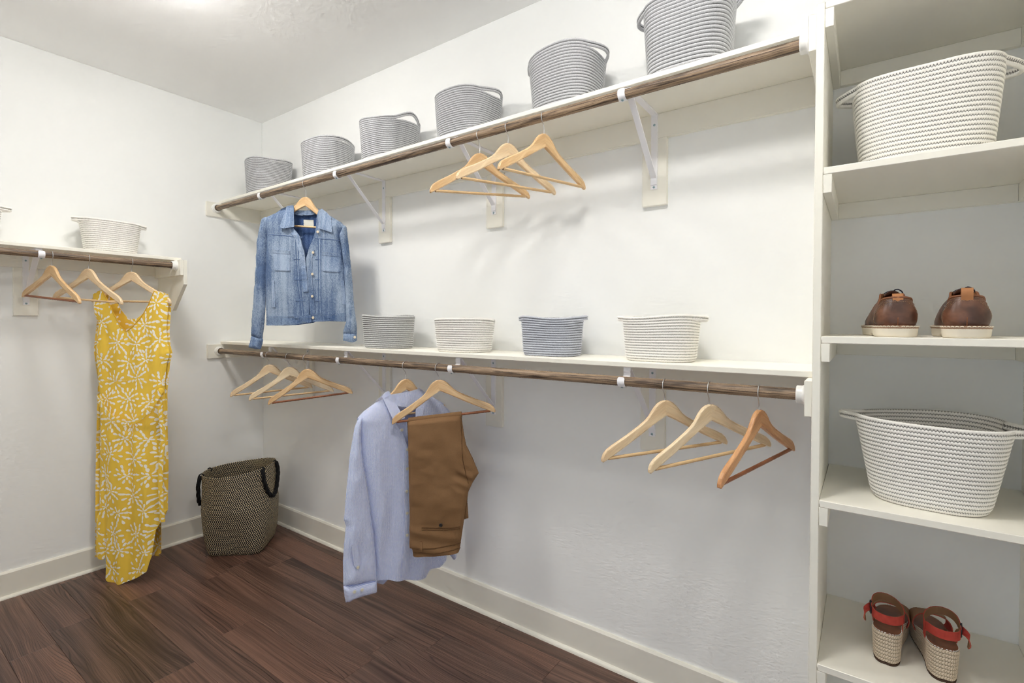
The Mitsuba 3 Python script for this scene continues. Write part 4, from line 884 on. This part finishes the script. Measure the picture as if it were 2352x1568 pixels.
# ---------------------------------------------------------------- leather shoes
def leather(p, n, uv):
    f = fbm(p.x*30, p.y*30, p.z*30, 3); g2 = fbm(p.x*220, p.y*220, p.z*220, 2)
    return mix((.056, .0225, .0135), (.150, .063, .036), smoothstep(.3, .75, f))*(.85+.3*g2)
bsdf('mat_leather', leather, .36, .5, lambda p, n, uv: fbm(p.x*500, p.y*500, p.z*500, 2), .0002, eps=5e-4)
bsdf('mat_leather_edge', (.20, .078, .036), .5, .4); bsdf('mat_lining', (.30, .135, .055), .55, .35); bsdf('mat_tan', (.37, .155, .058), .5, .4)
bsdf('mat_midsole', (.72, .66, .54), .55, .35); bsdf('mat_welt', (.30, .19, .125), .6, .3); bsdf('mat_lace', (.012, .014, .03), .8); bsdf('mat_shoe_stitch', (.33, .20, .11), .7); bsdf('mat_cream_stitch', (.70, .64, .52), .7)
def sole_outline(n=90, sx=1., grow=0.):
    """right shoe, heel at y = 0, toe at y = .292, inner side towards -x"""
    R_ = [(0, 0), (.022, .003), (.034, .018), (.0375, .045), (.036, .085), (.038, .13), (.046, .18), (.049, .215), (.043, .255), (.028, .281), (.006, .292)]
    L_ = [(-.016, .288), (-.034, .268), (-.044, .235), (-.046, .200), (-.040, .150), (-.032, .110), (-.031, .075), (-.0345, .045), (-.033, .018), (-.022, .003)]
    P = spline(R_+L_+[(0, 0)], n+1)[:-1]
    if grow:
        t = np.roll(P, -1, 0)-np.roll(P, 1, 0); t /= np.linalg.norm(t, axis=1, keepdims=True); P = P + np.c_[t[:, 1], -t[:, 0]]*grow
    return P*[sx, 1]
def lift(P, z): return np.c_[P, np.broadcast_to(z, len(P))]
def shoe(label, pos, yaw_, side):
    k = thing('leather_shoe', label, 'shoe', 'pair of brown leather shoes'); M = rotz(yaw_, pos)
    sx = side; O = sole_outline(110, sx)
    if side < 0: O = O[::-1]
    G_ = lambda g: sole_outline(110, sx, g)[::-1] if side < 0 else sole_outline(110, sx, g)
    toe = lambda P: .006*np.clip((P[:, 1]-.22)/.07, 0, 1)**2
    hl = lambda P: np.where((P[:, 1] > .095) & (P[:, 1] < .13), .006, 0.)
    A_, B_ = G_(.004), G_(.0055)
    part(k, 'midsole', mat(M, capped([lift(G_(.001), .0005+toe(O)+hl(O)), lift(A_, .004+toe(O)+hl(O)*.6), lift(B_, .020+toe(O))])), 'mat_midsole', smooth=35, label='cream rubber sole')
    part(k, 'welt', mat(M, capped([lift(B_, .020+toe(O)), lift(G_(.0065), .0215+toe(O)), lift(G_(.0062), .0255+toe(O)), lift(G_(.001), .0268+toe(O))])), 'mat_welt', smooth=35)
    # upper: from the welt up to the collar, and over the vamp to the ridge
    up = np.clip((O[:, 1]-.10)/.05, 0, 1)
    y = O[:, 1]
    zc = np.interp(y, [0, .015, .045, .075, .105, .125, .14], [.0915, .0885, .0785, .0775, .101, .109, .106])       # collar height
    xc = O[:, 0]*np.interp(y, [0, .03, .075, .11, .13], [.80, .79, .80, .66, .36])
    yc = np.where(y < .03, .008 + y*.85, y)
    zr = np.interp(y, [.12, .15, .18, .22, .26, .292], [.104, .097, .084, .065, .052, .040])       # ridge of the vamp
    inn = np.clip((y-.115)/.025, 0, 1)
    top = np.c_[xc*(1-inn) + np.sign(O[:, 0])*inn*np.interp(y, [.13, .175, .20], [.0125, .006, .0]), np.where(inn > .99, np.minimum(y, .272), yc), zc*(1-inn)+zr*inn]
    bot = lift(G_(-.0015), .0255+toe(O)); rings = []
    nrm = np.c_[G_(1.)-G_(0.), np.zeros(len(O))]
    for t in np.linspace(0, 1, 15):
        bul = np.sin(np.pi*t**.8)*(.0075 + .004*inn) ; P = bot*(1-t)+top*t + nrm*bul[:, None]
        P[:, 2] += np.sin(np.pi*t)*.012*inn; rings.append(P)
    for t in np.linspace(.0, 1, 6)[1:]:                                       # turned-in collar and lining
        ci = np.array([0, .07, 0.]); P = top + (np.c_[ -O[:, 0]*.10, np.where(y < .05, .006, 0), np.full(len(O), -.045)])*t*(1-inn)[:, None] - np.c_[np.zeros((len(O), 2)), .002*t*inn]
        rings.append(P)
    m = loft(rings[:15]); 
    if m.face_normals[np.argmin(m.triangles_center[:, 1])][1] > 0: m.invert()
    part(k, 'upper', mat(M, m), 'mat_leather', smooth=True)
    l_ = loft(rings[14:]); part(k, 'lining', mat(M, l_), 'mat_lining', smooth=True, label='tan leather lining')
    part(k, 'insole', mat(M, capped([lift(O*[.82, .93]+[0, .01], .026), lift(O*[.80, .92]+[0, .011], .034)])), 'mat_lining', smooth=30)
    i0 = np.where(y < .118)[0]; order_ = i0[np.argsort(np.arctan2(O[i0, 0], -(O[i0, 1]-.06)))]
    part(k, 'collar_edge', mat(M, tube(top[order_], .0026, 7)), 'mat_leather_edge', smooth=True)
    # stitched counter lines on the heel
    def on(t, ys, off=.0008):
        """points of the upper at height fraction t for given arc positions (-1 .. 1 across the heel)"""
        ys = np.asarray(ys, float); t = np.broadcast_to(t, ys.shape); o = order_; f = (ys+1)/2*(len(o)-1); out = []
        for a, b_ in zip(f, t):
            i = int(np.clip(np.floor(a), 0, len(o)-2)); w_ = a-i; c = b_*14; r0 = int(min(np.floor(c), 13)); w2 = c-r0
            P = lambda q: rings[q][o[i]]*(1-w_)+rings[q][o[i+1]]*w_
            nn = nrm[o[i]]*(1-w_)+nrm[o[i+1]]*w_; out.append(P(r0)*(1-w2)+P(r0+1)*w2 + nn*off)
        return np.array(out)
    st = []
    for sg_ in (-1, 1):
        for d in (0, .045):
            u_ = np.linspace(.16+d, .62+d*.3, 40); tt = np.interp(u_-d, [.16, .28, .45, .62], [.80, .60, .34, .10]); st.append((on(tt, sg_*u_), 40))
        u_ = np.linspace(.0, .30, 14); st.append((on(.84, sg_*u_), 14))
        st.append((on(np.linspace(.84, .70, 6), sg_*np.linspace(.30, .33, 6)), 6)); st.append((on(np.linspace(.70, .82, 14), sg_*np.linspace(.33, .55, 14)), 14)); st.append((on(.93, sg_*np.linspace(0, .35, 12)), 12))
    ds = []
    for P, n_ in st:
        l = sg.LineString(P); L = l.length; s = 0
        while s < L-.002:
            ds.append(tube([l.interpolate(s).coords[0], l.interpolate(s+.0012).coords[0], l.interpolate(min(s+.0024, L)).coords[0]], .0004, 5)); s += .0042
    part(k, 'stitching', mat(M, cat(ds)), 'mat_shoe_stitch', smooth=True, kind='stuff', label='fine tan stitching')
    part(k, 'heel_seam', mat(M, tube(on(np.linspace(.02, .30, 8), np.zeros(8), .0002), .0011, 6)), 'mat_leather_edge', smooth=True)
    wst = []; W_ = G_(.0068)
    sl = np.r_[0, np.cumsum(np.linalg.norm(np.diff(W_, axis=0), axis=1))]; l = sg.LineString(lift(W_, .0238+toe(O)))
    for s in np.arange(0, l.length, .0082): 
        a = [np.array(l.interpolate(s+q*.0066).coords[0]) + [0, 0, .0017*math.sin(math.pi*q)] for q in np.linspace(0, 1, 5)]; wst.append(tube(a, .0010, 5))
    part(k, 'welt_stitch', mat(M, cat(wst)), 'mat_cream_stitch', smooth=True, kind='stuff', label='cream scalloped welt stitches')
    hc = on(1., [0.])[0]
    tab = [hc + [0, -.0015, -.012], hc + [0, -.0045, .000], hc + [0, -.0035, .012], hc + [0, .000, .0155], hc + [0, .004, .011], hc + [0, .006, -.004]] if side > 0 else [hc + [0, .004, -.012], hc + [0, .002, .004], hc + [0, .006, .0075], hc + [0, .010, .004], hc + [0, .012, -.012]]
    ta, tb = ribbon(tab, [(1, 0, 0), (1, 0, 0)], .0195, .0018, 24); part(k, 'pull_tab', mat(M, cat([ta, tb])), 'mat_tan', smooth=30, label='tan leather pull tab')
    sp = spline([(0, .160, .095), (0, .135, .104), (0, .118, .109), (0, .106, .1125), (0, .101, .1115)], 12); qq = np.linspace(-1, 1, 13)
    tg = [np.array([[q*.0165*(1+.12*math.sin(i*.28)), P_t[1] + .004*q*q, P_t[2]-.009*q*q-o] for q in qq]) for o in (0., .0035) for i, P_t in enumerate(sp)]
    ring = [np.vstack([tg[i], tg[i+12][::-1]]) for i in range(12)]; part(k, 'tongue', mat(M, capped(ring)), 'mat_leather', smooth=50)
    lc = [tube(spline([(-.016, .126+q*.017, .105-q*.008), (0, .122+q*.017, .1125-q*.008), (.016, .130+q*.017, .105-q*.008)], 9), .0016, 6) for q in range(3)]
    lc.append(tube(spline([(.004, .120, .112), (.014, .110, .114), (.020, .112, .108), (.017, .122, .103)], 10), .0014, 6))
    part(k, 'laces', mat(M, cat(lc)), 'mat_lace', smooth=True, kind='stuff')
    return k
shoe('brown leather lace-up shoe on the shelf, left one with folded-in tab', (3.4715, -.372, US[2]), .06, -1)
shoe('brown leather lace-up shoe on the shelf, right one with upright tan pull tab', (3.588, -.380, US[2]), -.05, 1)

# ---------------------------------------------------------------- espadrille wedge sandals
def jute(p, n, uv):
    row = uv.y - dr.floor(uv.y); x = uv.x/.0052; s = 1 - 2*dr.select(row > .5, 1., 0.)
    a = x + (row-.5)*1.5*s; ch = dr.abs(a - dr.floor(a) - .5)*2
    e = smoothstep(.34, .5, dr.abs(row-.5))
    return mix((.35, .27, .19), (.65, .555, .44), smoothstep(.15, .6, ch)*.75+.25*noise(uv.x*700, uv.y*12, 0.))*(1-.5*e)
bsdf('mat_jute', jute, .85, .2); bsdf('mat_suede', lambda p, n, uv: mix((.30, .034, .026), (.44, .066, .048), fbm(p.x*60, p.y*60, p.z*60, 3)), .85, .15, sheen=.4)
bsdf('mat_strap_lining', (.22, .115, .058), .7); bsdf('mat_footbed', lambda p, n, uv: mix((.12, .040, .016), (.23, .082, .033), fbm(p.x*40, p.y*40, p.z*40, 2)), .5, .4); bsdf('mat_outsole', (.05, .025, .014), .7); bsdf('mat_buckle', (.012, .014, .02), .25, .6); bsdf('mat_white_thread', (.72, .70, .66), .7)
def sandal(label, pos, yaw_, side):
    k = thing('wedge_sandal', label, 'sandal', 'pair of red wedge sandals'); M = rotz(yaw_, pos)
    R_ = [(0, 0), (.020, .004), (.029, .022), (.030, .055), (.030, .10), (.037, .15), (.040, .185), (.033, .218), (.016, .238), (0, .241)]
    L_ = [(-.020, .234), (-.034, .212), (-.038, .180), (-.034, .145), (-.028, .10), (-.028, .055), (-.028, .022), (-.019, .004)]
    O = spline(R_+L_+[(0, 0)], 121)[:-1]; O[:, 0] *= side
    if side < 0: O = O[::-1]
    y = O[:, 1]; zt = np.interp(y, [0, .05, .10, .15, .20, .245], [.080, .076, .064, .050, .044, .043])
    rows = 8; rings, uv = [], []; sl = np.r_[0, np.cumsum(np.linalg.norm(np.diff(O, axis=0), axis=1))]
    tn = np.roll(O, -1, 0)-np.roll(O, 1, 0); tn /= np.linalg.norm(tn, axis=1, keepdims=True); no = np.c_[tn[:, 1], -tn[:, 0]]
    for r in range(rows):
        for f in np.linspace(0, 1, 6)[:-1] if r < rows-1 else np.linspace(0, 1, 6):
            t = (r+f)/rows; sc = np.interp(t, [0, 1], [.90, 1.]); q = O*[np.interp(t, [0, 1], [.90, 1.]), 1] + np.c_[O[:, 0]*0, np.where(y < .03, .010*(1-t), 0)]
            rings.append(lift(q + no*(.0024*math.sin(math.pi*f)**.6 - .0016), 0) + np.c_[np.zeros((len(O), 2)), .004 + (zt-.004)*t]); uv.append(np.c_[sl, np.full(len(O), r+f)])
    m = loft([np.vstack([r_, r_[:1]]) for r_ in rings]); U = np.vstack([np.vstack([u_, [[sl[-1]+.004, u_[0, 1]]]]) for u_ in uv])
    if m.face_normals[np.argmin(m.triangles_center[:, 1])][1] > 0: m.invert()
    part(k, 'wedge', mat(M, m), 'mat_jute', smooth=True, uv=U, label='braided jute wedge')
    part(k, 'outsole', mat(M, capped([lift(O*[.89, .985]+[0, .008], .0003), lift(O*[.915, .99]+[0, .008], .0045)])), 'mat_outsole', smooth=30)
    part(k, 'footbed', mat(M, capped([lift(O*[.95, .98]+[0, .002], zt-.004), lift(O*[.93, .975]+[0, .003], zt+.0012), lift(O*[.80, .93]+[0, .008], zt+.0008)])), 'mat_footbed', smooth=40, label='brown leather footbed')
    B_ = lift(O*[.955, .98]+[0, .0024], zt+.0008); l = sg.LineString(np.vstack([B_, B_[:1]])); wt = []
    for s in np.arange(0, l.length-.004, .0062): wt.append(tube([l.interpolate(s).coords[0], np.array(l.interpolate(s+.002).coords[0])+[0, 0, .0006], l.interpolate(s+.0042).coords[0]], .0008, 5))
    part(k, 'stitching', mat(M, cat(wt)), 'mat_white_thread', smooth=True, kind='stuff', label='white whip stitches around the footbed')
    Zf = lambda yy: float(np.interp(yy, [0, .05, .10, .15, .20, .245], [.080, .076, .064, .050, .044, .043]))
    up = (0, 0, 1.)
    def strap(name, P, Wd, w, t=.0016, flip=False):
        P = [(x, y_, z_ if z_ < .1 else .1+(z_-.1)*.8-.005) for x, y_, z_ in P]
        if flip: P, Wd = P[::-1], Wd[::-1]
        a, b_ = ribbon(P, Wd, w, t); part(k, name, mat(M, a), 'mat_suede', smooth=40); part(k, name+'_lining', mat(M, b_), 'mat_strap_lining', smooth=40)
    # peep-toe band across the front, sling around the heel, strap over the instep
    s_ = side
    c = lambda L: [(x*s_, y_, z_) for x, y_, z_ in L][:: (1 if s_ > 0 else -1)]
    strap('toe_band', c([(.036, .165, Zf(.165)-.004), (.039, .163, .066), (.028, .160, .083), (.0, .158, .090), (-.026, .160, .082), (-.037, .163, .066), (-.034, .165, Zf(.165)-.004)]), [(0, 1, 0), (0, 1, -.25), (0, 1, -.25), (0, 1, 0)], np.interp(np.linspace(0, 1, 40), [0, .5, 1], [.062, .048, .062]), flip=True)
    strap('heel_sling', c([(.0285, .062, Zf(.062)-.002), (.0300, .050, .105), (.0295, .028, .122), (.018, .002, .127), (0, -.004, .127), (-.018, .002, .127), (-.0285, .028, .122), (-.029, .050, .105), (-.0275, .062, Zf(.062)-.002)]), [(0, .8, .3), (0, .3, 1), (0, 0, 1), (0, 0, 1), (0, 0, 1), (0, .3, 1), (0, .8, .3)], .0205)
    strap('instep_strap', c([(.0315, .030, .130), (.032, .052, .139), (.022, .080, .145), (.004, .090, .143), (-.016, .082, .136), (-.0295, .060, .124), (-.0305, .038, .116)]), [(0, .2, 1), (0, .1, 1), (0, 0, 1), (0, 0, 1), (0, .1, 1), (0, .2, 1)], .0180, flip=True)
    bq = np.array([.0345*s_, .040, .116]); rg = [bq + np.array([.002*s_*math.cos(a), .010*math.cos(a), .0150*math.sin(a)]) for a in np.linspace(0, 2*np.pi, 25)[:-1]]
    part(k, 'buckle', mat(M, tube(rg, .0022, 8, closed=True)), 'mat_buckle', smooth=True, label='dark oval buckle')
    tl_ = [(x*s_, y_, z_) for x, y_, z_ in [(.0345, .046, .118), (.040, .030, .116), (.044, .022, .106), (.0425, .020, .088)]]
    a, b_ = ribbon(tl_, [(0, .3, 1), (0, .8, .6), (0, 1, .2)], np.interp(np.linspace(0, 1, 40), [0, .85, 1], [.014, .014, .006]), -.0016*s_ if s_ > 0 else .0016); part(k, 'strap_end', mat(M, a), 'mat_suede', smooth=40); part(k, 'strap_end_lining', mat(M, b_), 'mat_strap_lining', smooth=40)
    return k
sandal('red suede wedge sandal on the low shelf, left one, buckle towards the side panel', (3.461, -.304, US[4]), -.10, -1)
sandal('red suede wedge sandal on the low shelf, right one, nearer the shelf edge', (3.572, -.300, US[4]), .10, 1)
